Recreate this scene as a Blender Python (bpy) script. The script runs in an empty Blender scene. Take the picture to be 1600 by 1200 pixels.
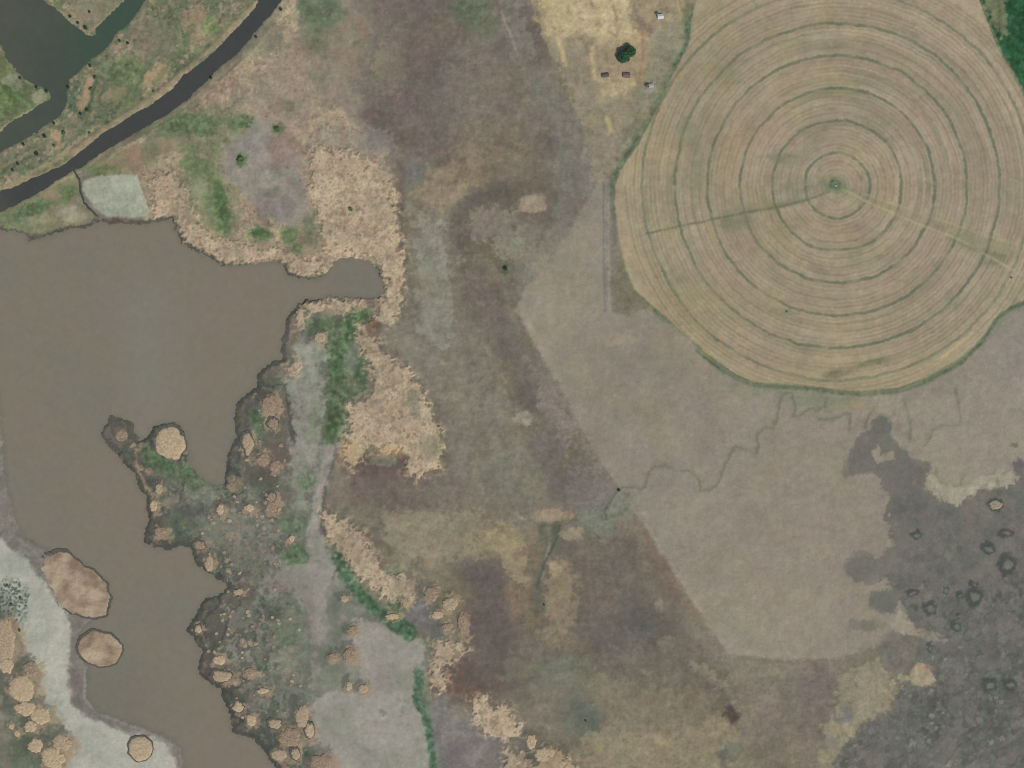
import bpy, math, random
import numpy as np

# ------------------------------------------------------------------ camera, world, sun
S = 1.2                       # metres per photo pixel (photo is 1600 x 1200 of them)
CAMH = 5200.0
sc = bpy.context.scene
C = sc.collection
cam_d = bpy.data.cameras.new('camera')
cam = bpy.data.objects.new('camera', cam_d); C.objects.link(cam)
cam.location = (0, 0, CAMH)
cam_d.sensor_width = 36
cam_d.lens = 36 * CAMH / (1600 * S)
cam_d.clip_start = 10; cam_d.clip_end = 60000
sc.camera = cam

SUN_EL, SUN_AZ = math.radians(46), math.radians(142)      # azimuth clockwise from north (south-east)
w = bpy.data.worlds.new("World"); sc.world = w; w.use_nodes = True
nt = w.node_tree
bg = nt.nodes['Background']; sky = nt.nodes.new('ShaderNodeTexSky')
sky.sky_type = 'NISHITA'; sky.sun_disc = False
sky.sun_elevation = SUN_EL; sky.sun_rotation = SUN_AZ
bg.inputs['Strength'].default_value = 0.09
nt.links.new(sky.outputs[0], bg.inputs[0])
sd = bpy.data.lights.new('sun', 'SUN'); sd.energy = 2.6; sd.angle = math.radians(0.6); sd.color = (1.0, 0.95, 0.88)
so = bpy.data.objects.new('sun', sd); C.objects.link(so)
so.rotation_euler = (math.pi/2 - SUN_EL, 0, math.pi - SUN_AZ)
sc.view_settings.view_transform = 'Standard'; sc.view_settings.look = 'None'
sc.cycles.filter_width = 1.1
sc.view_settings.exposure = 0.0; sc.view_settings.gamma = 1.0
KR, KG, KB = 0.755, 0.765, 0.845     # how bright a white flat surface renders (measured)

rnd = random.Random(5)
def lin(c):
    c = np.asarray(c, float)/255.0
    l = np.where(c <= 0.04045, c/12.92, ((c+0.055)/1.055)**2.4)
    return np.clip(l/np.array([KR, KG, KB]), 0.004, 0.9)
def W(x, y, z=0.0): return ((x-800)*S, (600-y)*S, z)

# ------------------------------------------------------------------ noise
def _h(ix, iy, seed):
    n = (ix.astype(np.int64)*374761393 + iy.astype(np.int64)*668265263 + seed*974711) & 0xffffffff
    n = ((n ^ (n >> 13))*1274126177) & 0xffffffff
    n = ((n ^ (n >> 16))*2246822519) & 0xffffffff
    n = n ^ (n >> 15)
    return (n & 0xffffff)/float(0xffffff)
def vn(x, y, seed=0):
    ix = np.floor(x); iy = np.floor(y); fx = x-ix; fy = y-iy
    fx = fx*fx*(3-2*fx); fy = fy*fy*(3-2*fy)
    a = _h(ix, iy, seed); b = _h(ix+1, iy, seed); c = _h(ix, iy+1, seed); d = _h(ix+1, iy+1, seed)
    return (a+(b-a)*fx) + ((c+(d-c)*fx)-(a+(b-a)*fx))*fy
def fbm(x, y, scale, seed=0, octs=3, ax=1.0):
    s = 0; a = 1; t = 0
    x = x/scale/ax; y = y/scale
    for k in range(octs):
        s = s + a*vn(x*0.8+y*0.6+k*17.3, y*0.8-x*0.6-k*9.1, seed+k*31); t += a; a *= 0.55; x = x*2.03; y = y*2.03
    return (s/t-0.5)*2*1.6
def worley(x, y, cell, seed=0):
    x = x/cell; y = y/cell
    ix = np.floor(x); iy = np.floor(y); f1 = np.full(x.shape, 9.0)
    for dx in (-1, 0, 1):
        for dy in (-1, 0, 1):
            cx = ix+dx; cy = iy+dy
            px = cx + _h(cx, cy, seed); py = cy + _h(cx, cy, seed+7)
            f1 = np.minimum(f1, (px-x)**2+(py-y)**2)
    return np.sqrt(f1)
def worley2(x, y, cell, seed=0):
    x = x/cell; y = y/cell
    ix = np.floor(x); iy = np.floor(y); f1 = np.full(x.shape, 9.0); hid = np.zeros(x.shape); h2 = np.zeros(x.shape)
    for dx in (-1, 0, 1):
        for dy in (-1, 0, 1):
            cx = ix+dx; cy = iy+dy; sz = .7+.9*_h(cx, cy, seed+13)
            px = cx + _h(cx, cy, seed); py = cy + _h(cx, cy, seed+7)
            d = ((px-x)**2+(py-y)**2)*sz*sz; m = d < f1
            f1 = np.where(m, d, f1); hid = np.where(m, _h(cx, cy, seed+21), hid); h2 = np.where(m, _h(cx, cy, seed+29), h2)
    return np.sqrt(f1), hid, h2
def sm(x, a, b):
    t = np.clip((x-a)/(b-a), 0, 1); return t*t*(3-2*t)

# ------------------------------------------------------------------ the fine sheet all ground covers are cut from
STEP = 1.5
inner_x = np.arange(-45, 1645.1, STEP); inner_y = np.arange(-45, 1245.1, STEP)
def grow(v0, sgn):
    out = []; s = STEP; v = v0
    while abs(v-v0) < 9000:
        s *= 1.13; v += sgn*s; out.append(v)
    return out
xs = np.array(grow(inner_x[0], -1)[::-1] + list(inner_x) + grow(inner_x[-1], 1))
ys = np.array(grow(inner_y[0], -1)[::-1] + list(inner_y) + grow(inner_y[-1], 1))
X, Y = np.meshgrid(xs, ys)
F2 = fbm(X, Y, 4, 11, 2); F8 = fbm(X, Y, 9, 3); F25 = fbm(X, Y, 26, 5); F80 = fbm(X, Y, 85, 9)
G8 = fbm(X, Y, 8, 43); G25 = fbm(X, Y, 28, 47); G80 = fbm(X, Y, 90, 53)
WX = .5*fbm(X, Y, 13, 21)+.5*fbm(X, Y, 5, 61, 2)+.28*fbm(X, Y, 2.6, 63, 1); WY = .5*fbm(X, Y, 13, 23)+.5*fbm(X, Y, 5, 67, 2)+.28*fbm(X, Y, 2.6, 69, 1)
F1 = fbm(X, Y, 2.4, 501, 2); F5 = fbm(X, Y, 5.5, 503, 2); G1 = fbm(X, Y, 3.0, 505, 2)
WO = worley(X+2*WX, Y+2*WY, 9, 5); WO5 = worley(X+WX, Y+WY, 5, 15)
HU = F8.copy()
N40 = fbm(X, Y, 46, 601, 4); N40b = fbm(X, Y, 38, 603, 4); N5 = fbm(X, Y, 14, 301, 4); NB = .6*F8+.55*F25
STR = fbm(X, Y*1.0, 5, 77, 2, ax=3.5)*0.6     # streaks left to right

def pts(s):
    if not isinstance(s, str): return np.array(s, float)
    return np.array([[float(v) for v in p.split(',')] for p in s.split()])
def window(p, m):
    x0, y0 = p.min(0)-m; x1, y1 = p.max(0)+m
    i0, i1 = np.searchsorted(xs, [x0, x1]); j0, j1 = np.searchsorted(ys, [y0, y1])
    return slice(j0, j1+1), slice(i0, i1+1)
def segdist(p, x, y, closed=True):
    n = len(p); d = np.full(x.shape, 1e18)
    for i in range(n if closed else n-1):
        ax, ay = p[i]; bx, by = p[(i+1) % n]
        ex, ey = bx-ax, by-ay; L = ex*ex+ey*ey+1e-9
        t = np.clip(((x-ax)*ex+(y-ay)*ey)/L, 0, 1)
        d = np.minimum(d, (x-ax-t*ex)**2+(y-ay-t*ey)**2)
    return np.sqrt(d)
def inside(p, x, y):
    n = len(p); c = np.zeros(x.shape, bool)
    for i in range(n):
        ax, ay = p[i]; bx, by = p[(i+1) % n]
        if ay == by: continue
        c ^= ((ay > y) != (by > y)) & (x < (bx-ax)*(y-ay)/(by-ay)+ax)
    return c
def sdf(s, warp=2.0, m=30):
    """signed distance, positive inside; returned over a window"""
    p = pts(s); w_ = window(p, m)
    x = X[w_]+warp*WX[w_]; y = Y[w_]+warp*WY[w_]
    d = segdist(p, x, y)
    return np.where(inside(p, x, y), d, -d), w_

COL = np.empty(X.shape+(3,)); COL[:] = (119, 111, 99)
def put(w_, c, a):
    a = a[..., None]; COL[w_] = COL[w_]*(1-a)+np.asarray(c, float)*a
def dissolve(k, w_, mott):
    n = .65*F8[w_]+.35*F25[w_]+.55*F5[w_]+.2*F1[w_]; m = min(1, mott*2)
    kk = sm(2*k-.85+1.1*n, -.45, .5)*sm(k, .02, .25)
    return k*(1-m)*(.9+.1*n)+kk*m
def P(c, s, soft=4, a=1.0, warp=3.0, mott=0.0, tex=None):
    m = soft+warp*2+8
    d, w_ = sdf(s, warp, m+soft)
    if soft > 4.5: d = d+soft*.95*NB[w_]
    k = sm(d, -soft*.8, soft*.8)
    if mott: k = dissolve(k, w_, mott)
    k = k*a
    if tex is not None: k = k*tex[w_]
    put(w_, c, k)
def E(c, x, y, rx, ry=None, soft=0.5, a=1.0, rot=0, warp=4.0, mott=0.0):
    ry = ry or rx; R = max(rx, ry)*(1+soft)+warp*2+4
    w_ = window(np.array([[x-R, y-R], [x+R, y+R]]), 0)
    dx = X[w_]+warp*WX[w_]-x; dy = Y[w_]+warp*WY[w_]-y
    t = math.radians(rot); u = dx*math.cos(t)+dy*math.sin(t); v = -dx*math.sin(t)+dy*math.cos(t)
    q = np.sqrt((u/rx)**2+(v/ry)**2)
    if max(rx, ry) > 14: q = q+soft*.75*NB[w_]*min(1, max(rx, ry)/30)
    k = sm(q, 1+soft, max(0, 1-soft))
    if mott: k = dissolve(k, w_, mott)
    k = k*a
    put(w_, c, k)
def L(c, s, wd=3, soft=1.5, a=1.0, warp=1.5, mott=0.0):
    p = pts(s); w_ = window(p, wd+soft+warp*2+6)
    d = segdist(p, X[w_]+warp*WX[w_], Y[w_]+warp*WY[w_], False)
    k = sm(d, wd/2+soft, max(0, wd/2-soft))*a
    if mott: k = k*np.clip(1-mott+mott*1.6*(0.5+0.6*F8[w_]), 0, 1)
    put(w_, c, k)

def clumps(w_, k, cell, seed, ptan, pgreen, pdark, rim=(66,69,66), rr=.46, tan=(164,143,119)):
    xx_ = X[w_]+cell*.22*WX[w_]; yy_ = Y[w_]+cell*.22*WY[w_]
    d1, h1, h2 = worley2(xx_, yy_, cell, seed)
    ring = sm(d1, rr-.14, rr-.02)*sm(d1, rr+.18, rr+.04)*np.where(h1 < ptan+pgreen+pdark, 1, .15); core = sm(d1, rr, rr-.14); v = (.88+.24*h2)[..., None]
    c = np.where((h1 < ptan)[..., None], np.array(tan)*v, np.where((h1 < ptan+pgreen)[..., None], np.array((82,102,76.))*v, np.array((80,82,76.))*v))
    a = (k*core*np.where(h1 < ptan+pgreen+pdark, .85, 0))[..., None]; COL[w_] = COL[w_]*(1-a)+c*a
    put(w_, rim, k*ring*.75)

# ------------------------------------------------------------------ outlines (photo pixels)
LAKE = ("-260,352 -60,355 0,358 15,361 40,365 44,376 62,373 85,365 105,359 140,356 150,348 170,350 200,352 230,350 250,345 268,341 273,360 285,378 300,388 325,402 345,413 375,415 410,411 430,406 441,412 450,430 465,436 490,437 506,430 515,415 530,405 550,401 572,405 588,413 592,428 599,440 604,455 592,465 570,464 540,463 515,463 500,467 478,469 462,478 450,495 443,520 437,545 442,560 425,564 408,575 400,590 401,605 385,615 372,630 365,655 370,680 358,705 354,730 350,758 330,755 312,745 300,728 294,710 292,690 290,676 280,664 258,660 240,668 230,683 215,690 209,680 205,665 190,653 172,655 162,668 160,685 172,698 184,705 190,722 203,732 213,747 220,765 228,775 230,795 233,806 226,825 225,845 238,855 268,860 285,850 298,858 303,878 325,895 342,905 357,915 342,930 322,935 312,950 300,970 293,985 305,1002 316,1015 310,1040 312,1055 330,1068 345,1078 350,1100 360,1120 364,1145 390,1153 408,1165 418,1182 432,1200 450,1240 520,1420 560,1600 300,1600 310,1350 291,1220 287,1195 281,1168 266,1152 240,1143 200,1129 152,1112 138,1094 135,1075 136,1044 128,1030 120,1008 122,990 140,968 150,965 165,957 173,935 166,908 146,896 128,878 105,868 85,864 70,859 40,841 24,815 10,762 4,700 0,650 -6,600 -60,520 -260,480")
LAGOON = ("-160,-20 -60,-90 40,-40 66,0 90,15 105,30 125,47 140,57 148,54 152,42 175,20 192,4 205,-20 245,-90 275,-80 226,0 215,20 200,38 185,48 175,65 165,78 145,90 125,110 108,125 105,145 103,165 95,180 75,192 55,208 25,225 0,238 -70,272 -160,310 -160,275 -70,240 0,205 25,185 50,172 68,160 78,155 78,145 70,138 50,130 35,122 25,110 10,90 0,68 -40,40")
CANAL = ("560,-190 470,-100 412,-20 395,15 375,37 345,70 315,98 285,118 270,138 240,160 200,183 160,208 140,225 115,245 100,257 60,275 20,293 0,298 -60,322 -300,430 -300,480 -60,362 0,331 40,313 62,300 90,281 112,268 130,260 150,245 170,232 215,205 260,180 290,158 310,138 330,120 345,105 375,80 400,48 425,20 440,0 455,-20 520,-100 600,-190")
CREEK = "114,264 124,280 125,298 131,316 144,330 158,344"
FIELD = ("1140,-90 1092,-20 1080,30 1077,68 1062,96 1045,130 1022,180 998,225 972,262 961,290 961,320 966,365 975,420 990,455 1016,478 1045,502 1075,530 1105,556 1150,588 1180,600 1250,603 1300,610 1345,614 1405,608 1450,592 1500,562 1532,530 1560,490 1580,478 1612,462 1640,420 1655,330 1652,260 1625,190 1598,150 1580,112 1560,78 1545,42 1530,0 1500,-60 1440,-110 1310,-160 1200,-140")
ALFALFA = "1528,-120 1531,0 1546,42 1561,77 1582,112 1600,150 1620,172 1760,220 1900,260 1900,-120"
SALT = ("-90,800 -40,826 0,843 20,856 42,872 58,892 82,932 103,958 111,982 112,1004 105,1022 108,1062 112,1098 126,1114 160,1130 190,1141 205,1152 240,1151 260,1162 270,1185 275,1215 290,1300 100,1400 70,1240 105,1195 110,1160 82,1120 58,1090 62,1050 40,1020 25,980 -5,950 -40,930 -90,930")
PASTURE = ("946,278 948,380 950,488 985,494 1018,478 1060,515 1110,556 1180,600 1240,606 1340,614 1450,592 1530,530 1562,488 1612,462 1800,420 2200,500 2200,720 1700,730 1600,735 1560,740 1520,765 1500,790 1470,770 1450,745 1400,760 1395,800 1400,870 1410,950 1430,980 1400,1000 1370,1010 1300,1030 1220,1030 1142,1022 1118,995 1095,958 1070,920 1045,880 1020,840 1003,812 988,775 968,764 935,715 900,655 872,595 845,555 828,525 807,482 816,458 845,425 870,390 895,350 920,310 935,282")
DARK = ("1385,790 1400,775 1440,762 1460,778 1500,797 1512,775 1530,765 1540,768 1575,762 1600,740 1900,700 2300,900 2300,1700 1200,1700 1290,1200 1320,1160 1350,1130 1385,1110 1400,1075 1400,1060 1420,1062 1462,1072 1455,1045 1430,1030 1425,1000 1440,990 1410,960 1400,930 1385,905 1385,870 1400,850 1388,820")

# ------------------------------------------------------------------ ground cover, painted broad to fine
# -- middle and east
P((133,124,111), "420,-60 520,-60 640,-60 640,240 560,230 480,220 430,260 400,120", 20, 1)
P((114,105,97), "560,-90 860,-90 850,60 850,140 870,220 860,280 790,250 740,240 690,270 650,250 610,230 565,180 550,120 560,60", 22, 1, mott=.25)
P((103,92,88), "640,-60 760,-80 730,60 700,130 690,200 640,230 600,215 580,180 610,120 640,60", 14, .8, mott=.5)
E((105,96,92), 690, 230, 42, 26, .6, .7); E((97,86,82), 600, 185, 28, 22, .6, .7); E((101,92,80), 625, 215, 24, 14, .6, .6)
E((128,118,102), 610, 105, 26, 40, .6, .8, mott=.5); E((134,122,106), 560, 40, 26, 20, .6, .8); E((136,122,106), 545, 90, 24, 30, .7, .7)
E((96,108,86), 735, 10, 26, 26, .7, .8); E((104,112,90), 760, 45, 30, 18, .7, .5); E((92,106,84), 500, 20, 38, 26, .6, .85, mott=.4); E((98,108,84), 493, 60, 20, 24, .6, .7)
E((96,88,82), 820, 60, 40, 46, .7, .5, mott=.4); E((101,90,84), 835, 210, 38, 40, .7, .6, mott=.4)
E((122,109,92), 770, 255, 70, 32, .7, .8, mott=.3); E((124,114,96), 735, 215, 30, 22, .7, .5)
E((118,110,104), 720, 130, 34, 40, .7, .5, mott=.4); E((116,111,106), 700, 150, 30, 30, .7, .45)
P((119,112,105), "770,-30 800,-30 835,70 862,130 900,200 925,250 930,290 905,340 870,390 830,440 805,470 790,440 820,395 860,350 885,300 880,230 855,150 820,80", 12, .9, mott=.25)
L((140,131,120), "783,18 792,40 806,78", 4, 2.5, .7); L((132,124,114), "806,78 818,110", 4, 2.5, .4)
P((140,126,104), "650,300 680,275 720,270 745,285 720,310 690,320 655,325", 12, .75, mott=.3)
P((100,92,82), "700,330 730,310 790,290 850,285 880,300 880,350 845,400 830,440 800,460 780,430 750,400 720,420 705,390", 12, .65, mott=.35)
L((96,89,80), "716,390 716,345 735,318 780,298 850,290", 16, 8, .6, mott=.4)
E((128,120,108), 770, 350, 40, 26, .6, .8, mott=.45); E((134,130,120), 795, 385, 24, 20, .6, .6, mott=.5)
P((152,138,119), "812,310 832,304 852,306 854,328 830,332 806,330", 3, .9)
E((108,98,88), 830, 345, 30, 12, .7, .6); E((78,84,76), 790, 420, 12, 8, .7, .7, mott=.4)
L((103,93,87), "627,262 627,330 630,380 634,420", 12, 5, .85, mott=.2)
P((129,123,110), "640,330 700,300 712,380 705,450 700,530 690,570 660,580 620,560 600,520 640,480 645,400", 16, .75, mott=.3)
P((138,135,124), "655,340 690,350 700,440 705,540 680,545 665,500 650,440", 10, .6, mott=.7)
E((112,110,100), 665, 395, 16, 30, .7, .4); E((132,120,104), 690, 300, 30, 20, .7, .4)
P((109,101,93), "716,420 760,410 790,440 790,480 800,540 830,580 862,620 885,680 898,750 885,790 855,770 830,700 800,640 780,590 750,530 722,480", 12, .85, mott=.25)
P((108,98,92), "810,490 835,545 870,600 905,665 960,755 935,770 905,730 880,690 850,620 820,560", 9, .65, mott=.3)
E((95,89,81), 818, 622, 20, 12, .6, .8, rot=55); E((88,82,77), 822, 630, 14, 8, .6, .7, rot=40)
E((126,119,107), 640, 560, 50, 60, .7, .5); E((120,112,99), 740, 640, 44, 80, .8, .6, mott=.3)
P((134,128,114), "700,640 740,600 780,620 790,680 740,720 700,700", 16, .35, mott=.4)
P((112,104,95), "690,620 720,640 735,720 740,780 700,760 685,690", 12, .5, mott=.2)
E((150,140,132), 820, 655, 14, 10, .6, .6, mott=.6); E((166,156,148), 824, 660, 8, 6, .6, .7, mott=.4)
E((137,128,116), 812, 728, 16, 8, .6, .5)
E((96,88,82), 880, 740, 22, 34, .7, .6); E((112,112,104), 840, 750, 34, 18, .7, .5); E((104,92,90), 895, 770, 16, 20, .7, .5)
sw = np.abs(fbm(X+18*F25, Y+18*G25, 30, 841, 4)); wC = window(np.array([[620, 300], [1130, 1200]]), 0)
mC = sm(X[wC], 640, 700)*sm(X[wC], 1120, 1000)*sm(Y[wC], 300, 360)
put(wC, (130,122,109), mC*sm(sw[wC], .18, .0)*.35); put(wC, (136,132,120), mC*sm(F8[wC]*.6+F5[wC]*.7+.4*F25[wC], .6, 1.2)*sm(X[wC], 860, 700)*.6); put(wC, (98,92,84), mC*sm(-F8[wC]*.7+F5[wC]*.6-.4*N5[wC], .6, 1.2)*.4)
# bowl of brown marsh south of the reeds
P((107,97,90), "560,705 600,712 640,712 660,745 690,740 740,760 760,790 700,800 620,800 570,790 545,760", 9, .95, mott=.15)
E((98,82,80), 600, 730, 42, 24, .7, .8, mott=.3); E((110,98,88), 590, 775, 40, 20, .6, .5)
P((132,124,104), "600,800 700,790 760,800 800,860 760,890 690,880 640,880 600,860", 18, .75, mott=.4)
E((140,131,108), 665, 835, 50, 16, .6, .55, rot=20); E((106,99,88), 590, 850, 30, 30, .7, .6)
E((136,124,102), 780, 850, 44, 30, .7, .7, mott=.4); E((130,122,104), 690, 775, 44, 14, .7, .6, mott=.4)
P((107,98,89), "700,880 800,860 870,830 960,820 1010,830 1060,900 1090,970 1130,1020 1160,1090 1140,1130 1090,1140 1000,1080 930,1060 880,1040 820,1090 740,1090 690,1060 720,1000 730,960 700,920", 22, .9, mott=.2)
E((94,84,79), 760, 960, 46, 50, .7, .75, mott=.3); E((98,86,82), 745, 1060, 50, 40, .7, .8, mott=.3); E((96,84,80), 720, 1070, 36, 20, .7, .6)
E((98,86,84), 1000, 890, 60, 34, .7, .35, mott=.3); E((92,86,83), 1000, 985, 60, 34, .7, .6, mott=.4); E((96,88,86), 960, 1020, 34, 24, .7, .5)
P((138,126,107), "858,885 880,878 905,900 905,960 890,990 868,985 855,950", 12, .5, mott=.3)
E((138,124,100), 870, 1000, 26, 14, .7, .5); E((134,122,98), 790, 850, 26, 18, .7, .5)
E((120,108,88), 830, 930, 24, 50, .7, .5, mott=.4); L((92,96,86), "868,825 858,860 842,900 838,950", 12, 6, .6); L((150,138,122), "862,840 852,875", 3, 2, .5)
E((94,106,92), 852, 945, 6, 10, .7, .6)
P((116,120,108), "905,785 935,775 968,765 985,790 975,830 950,848 920,835 900,810", 6, .8, mott=.3)
L((86,92,80), "968,765 955,780 945,800 948,810", 4, 2, .8); L((98,92,80), "930,835 948,848 962,842 972,828 974,815", 3.5, 1.5, .8); L((160,148,128), "938,844 950,848", 3, 1.5, .6)
L((98,100,82), "815,798 830,815 845,822 870,818 900,812 925,833", 6, 3, .6, mott=.3); E((150,134,114), 858, 805, 24, 9, .6, .7); E((148,138,118), 895, 835, 14, 9, .6, .5); L((148,140,124), "800,798 812,806 820,812", 4, 2, .5)
P((132,120,104), "960,800 1000,810 1040,880 1020,880 990,840 960,840", 8, .4)
P((127,117,99), "930,1060 1010,1060 1090,1090 1150,1110 1130,1230 960,1230 880,1160 870,1110", 20, .6, mott=.4)
E((140,128,106), 1000, 1175, 80, 26, .7, .6, mott=.4); E((136,122,100), 1120, 1160, 30, 40, .6, .6, mott=.4)
E((98,98,90), 905, 1120, 34, 40, .7, .6, mott=.5); E((86,94,86), 920, 1125, 16, 16, .7, .6, mott=.6); E((104,110,96), 880, 1050, 44, 24, .7, .5, mott=.5); E((100,96,90), 850, 1170, 40, 30, .7, .5)
P((148,138,120), "1068,1028 1090,1036 1115,1052 1132,1070 1124,1074 1100,1060 1080,1048", 5, .75, mott=.5)
E((92,82,80), 1100, 1060, 30, 7, .7, .55, rot=35); E((98,108,82), 1145, 1062, 18, 9, .7, .6); E((80,68,66), 1142, 1117, 9, 16, .6, .85, rot=-15)
L((142,134,118), "1135,1070 1145,1095 1160,1110 1172,1140 1168,1160", 10, 5, .5, mott=.5)
E((92,98,90), 1140, 1175, 18, 16, .7, .6, mott=.4); E((96,96,94), 1125, 1190, 18, 16, .7, .5)
P((122,113,101), "1140,1024 1220,1030 1300,1040 1330,1070 1320,1120 1290,1170 1290,1240 1170,1240 1180,1150 1150,1080", 16, .9, mott=.2)
E((112,102,100), 1265, 1060, 34, 34, .7, .7); E((116,104,98), 1240, 1130, 50, 40, .7, .5, mott=.3); E((112,98,98), 1285, 1120, 14, 10, .7, .5); L((104,96,86), "1145,1026 1230,1030", 10, 5, .4)
# second pass over the middle of the place
P((119,113,102), "632,430 700,420 745,500 770,600 800,680 830,760 800,790 700,785 690,700 670,620 640,570 625,520", 16, .85, mott=.2)
P((134,132,120), "655,395 690,390 705,450 706,520 690,548 660,530 650,460", 10, .55, mott=.45); E((141,138,126), 690, 415, 10, 26, .6, .5, mott=.5); E((126,124,112), 760, 640, 26, 22, .7, .4, mott=.4)
P((109,100,92), "712,425 760,420 786,450 792,505 760,512 725,490", 9, .8, mott=.25); P((107,100,94), "765,500 800,505 830,560 850,610 840,630 800,590 775,545", 8, .85, mott=.2)
P((96,92,86), "806,596 826,602 850,645 842,652 815,628", 6, .85, mott=.2); P((128,118,111), "820,560 850,570 885,620 905,680 880,690 850,640", 8, .7, mott=.35)
P((107,100,93), "835,655 860,665 892,720 895,760 870,775 845,740 828,695", 10, .8, mott=.25); P((115,105,102), "880,700 905,720 955,768 950,785 900,800 886,760", 9, .75, mott=.3)
P((116,114,103), "790,700 830,720 850,770 830,795 780,785 760,740", 12, .6, mott=.3); L((101,95,88), "682,630 692,670 700,715 706,750", 12, 7, .6, mott=.2); L((104,98,90), "620,550 640,575 662,605", 9, 5, .6, mott=.2)
P((108,98,92), "560,700 600,712 650,740 700,735 745,770 720,800 640,795 580,780 548,760", 10, .6, mott=.3); E((98,84,80), 600, 728, 40, 20, .5, .7, mott=.3)
P((133,124,106), "600,808 660,800 712,815 715,850 690,878 640,872 605,850", 10, .75, mott=.35); L((142,134,114), "612,822 660,818 700,830", 6, 4, .5, mott=.4); L((142,134,114), "630,850 670,862 705,876", 6, 4, .5, mott=.4)
P((145,132,109), "756,832 790,830 815,850 824,885 818,912 800,905 785,872 762,856", 9, .7, mott=.35); E((132,111,92), 798, 945, 12, 30, .6, .6, mott=.4)
P((98,89,86), "718,885 752,878 785,900 792,940 798,985 800,1030 760,1038 738,1000 735,950 722,920", 12, .8, mott=.2); E((92,84,84), 755, 900, 26, 18, .6, .5, mott=.3); P((114,94,84), "672,1062 720,1058 755,1085 745,1102 700,1095 675,1098", 8, .7, mott=.25)
P((109,102,93), "905,850 960,835 1005,850 1060,920 1080,965 1020,960 950,930 912,900", 14, .7, mott=.25); P((95,93,88), "948,950 985,935 1030,945 1035,985 1000,1000 960,990", 12, .7, mott=.3); P((106,97,92), "905,940 945,930 955,985 930,1020 900,1010 895,970", 10, .5, mott=.3)
P((113,99,91), "1003,822 1012,825 1050,880 1095,955 1120,1000 1100,1000 1062,955 1030,900", 6, .8, mott=.2); E((146,137,122), 1030, 946, 8, 9, .5, .6); E((134,123,110), 1042, 1006, 12, 12, .6, .55, mott=.3)
E((92,98,85), 848, 835, 7, 22, .5, .75, mott=.2); E((92,98,85), 869, 840, 7, 22, .5, .75, mott=.2); L((80,80,76), "875,822 868,845 856,870 845,895 838,918", 3.5, 2, .7); E((150,135,114), 864, 806, 28, 10, .6, .7, mott=.3); E((148,136,116), 895, 834, 17, 9, .6, .6, mott=.3)
P((147,132,108), "858,880 876,876 886,898 905,920 904,962 892,985 866,998 840,990 860,960", 12, .35, mott=.3); E((160,144,117), 867, 890, 9, 10, .6, .5, mott=.3)
P((108,107,96), "790,1030 850,1015 905,1030 930,1060 900,1080 840,1072 790,1060", 12, .65, mott=.35); P((98,101,91), "880,1080 920,1085 940,1120 938,1150 905,1152 885,1125", 12, .6, mott=.35)
P((112,105,94), "960,1000 1060,1010 1120,1060 1130,1110 1060,1120 980,1090 940,1050", 16, .5, mott=.3); P((136,125,105), "916,1150 980,1130 1060,1140 1130,1130 1125,1210 1060,1240 930,1240 900,1190", 14, .65, mott=.35); P((122,114,99), "925,1060 990,1055 1060,1090 1040,1130 960,1130 930,1100", 12, .55, mott=.35)
# top middle
P((111,101,95), "585,0 700,-40 720,60 722,140 700,215 660,225 612,210 590,150 610,90", 14, .5, mott=.3); P((120,111,100), "722,70 800,110 845,160 850,210 800,225 740,215 722,150", 14, .6, mott=.3)
P((112,103,92), "765,215 850,200 858,300 820,300 770,290 745,275", 12, .6, mott=.3); P((139,125,105), "669,262 715,255 728,280 712,318 680,326 664,300", 9, .7, mott=.3); P((133,121,103), "715,225 790,225 810,240 770,262 725,268", 9, .55, mott=.35)
P((97,92,86), "735,305 780,285 800,295 765,315 742,345 728,385 705,395 698,370 705,330", 8, .7, mott=.2); P((128,117,108), "738,332 770,325 810,345 800,378 760,380 735,365", 9, .65, mott=.4); P((117,118,108), "800,345 845,345 850,375 815,395 795,380", 9, .6, mott=.35); P((112,109,99), "800,395 850,370 870,372 835,420 812,440 795,425", 8, .6, mott=.3)
P((117,113,104), "780,0 800,20 820,70 850,120 886,140 915,205 925,260 924,300 890,345 850,400 812,470 806,455 828,410 858,356 872,320 868,250 852,190 825,140 798,90 782,50", 6, .92, mott=.0)
L((103,99,88), "845,160 856,190 860,250 858,300", 8, 4, .6, mott=.3); L((143,135,124), "783,18 792,40 806,78", 4, 2, .75); L((128,121,112), "806,78 820,112", 4, 2, .5)
L((128,121,112), "886,142 915,205 925,262 924,298", 3, 2, .5)
# -- pasture and its tones
P((137,128,117), PASTURE, 4, 1, warp=2.5)
E((143,134,119), 870, 440, 40, 70, .7, .6, rot=-30); E((131,126,111), 880, 430, 28, 46, .7, .35, mott=.4); L((150,140,122), "812,478 830,515 850,550 868,590", 10, 6, .55)
E((133,124,113), 1000, 640, 120, 90, .7, .6, mott=.3); E((143,133,119), 1200, 960, 110, 80, .7, .55); E((137,132,118), 1150, 985, 50, 30, .7, .5); E((140,130,118), 1260, 800, 80, 110, .8, .5)
E((128,120,108), 980, 540, 70, 40, .7, .4, mott=.4); E((150,136,118), 960, 530, 30, 10, .6, .4, mott=.5); E((133,122,116), 1020, 740, 80, 40, .7, .4); E((146,136,122), 1120, 520, 60, 30, .7, .3)
L((148,140,126), "968,768 990,790 1010,825 1048,885 1100,965 1145,1024", 6, 4, .35); L((150,142,128), "1140,1010 1160,1020 1250,1024", 8, 5, .35)
E((128,126,110), 1190, 612, 50, 10, .7, .6); E((122,128,108), 1262, 622, 34, 10, .7, .6); E((118,124,104), 1300, 628, 30, 12, .7, .5); E((146,134,104), 1330, 635, 26, 6, .7, .4)
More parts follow.
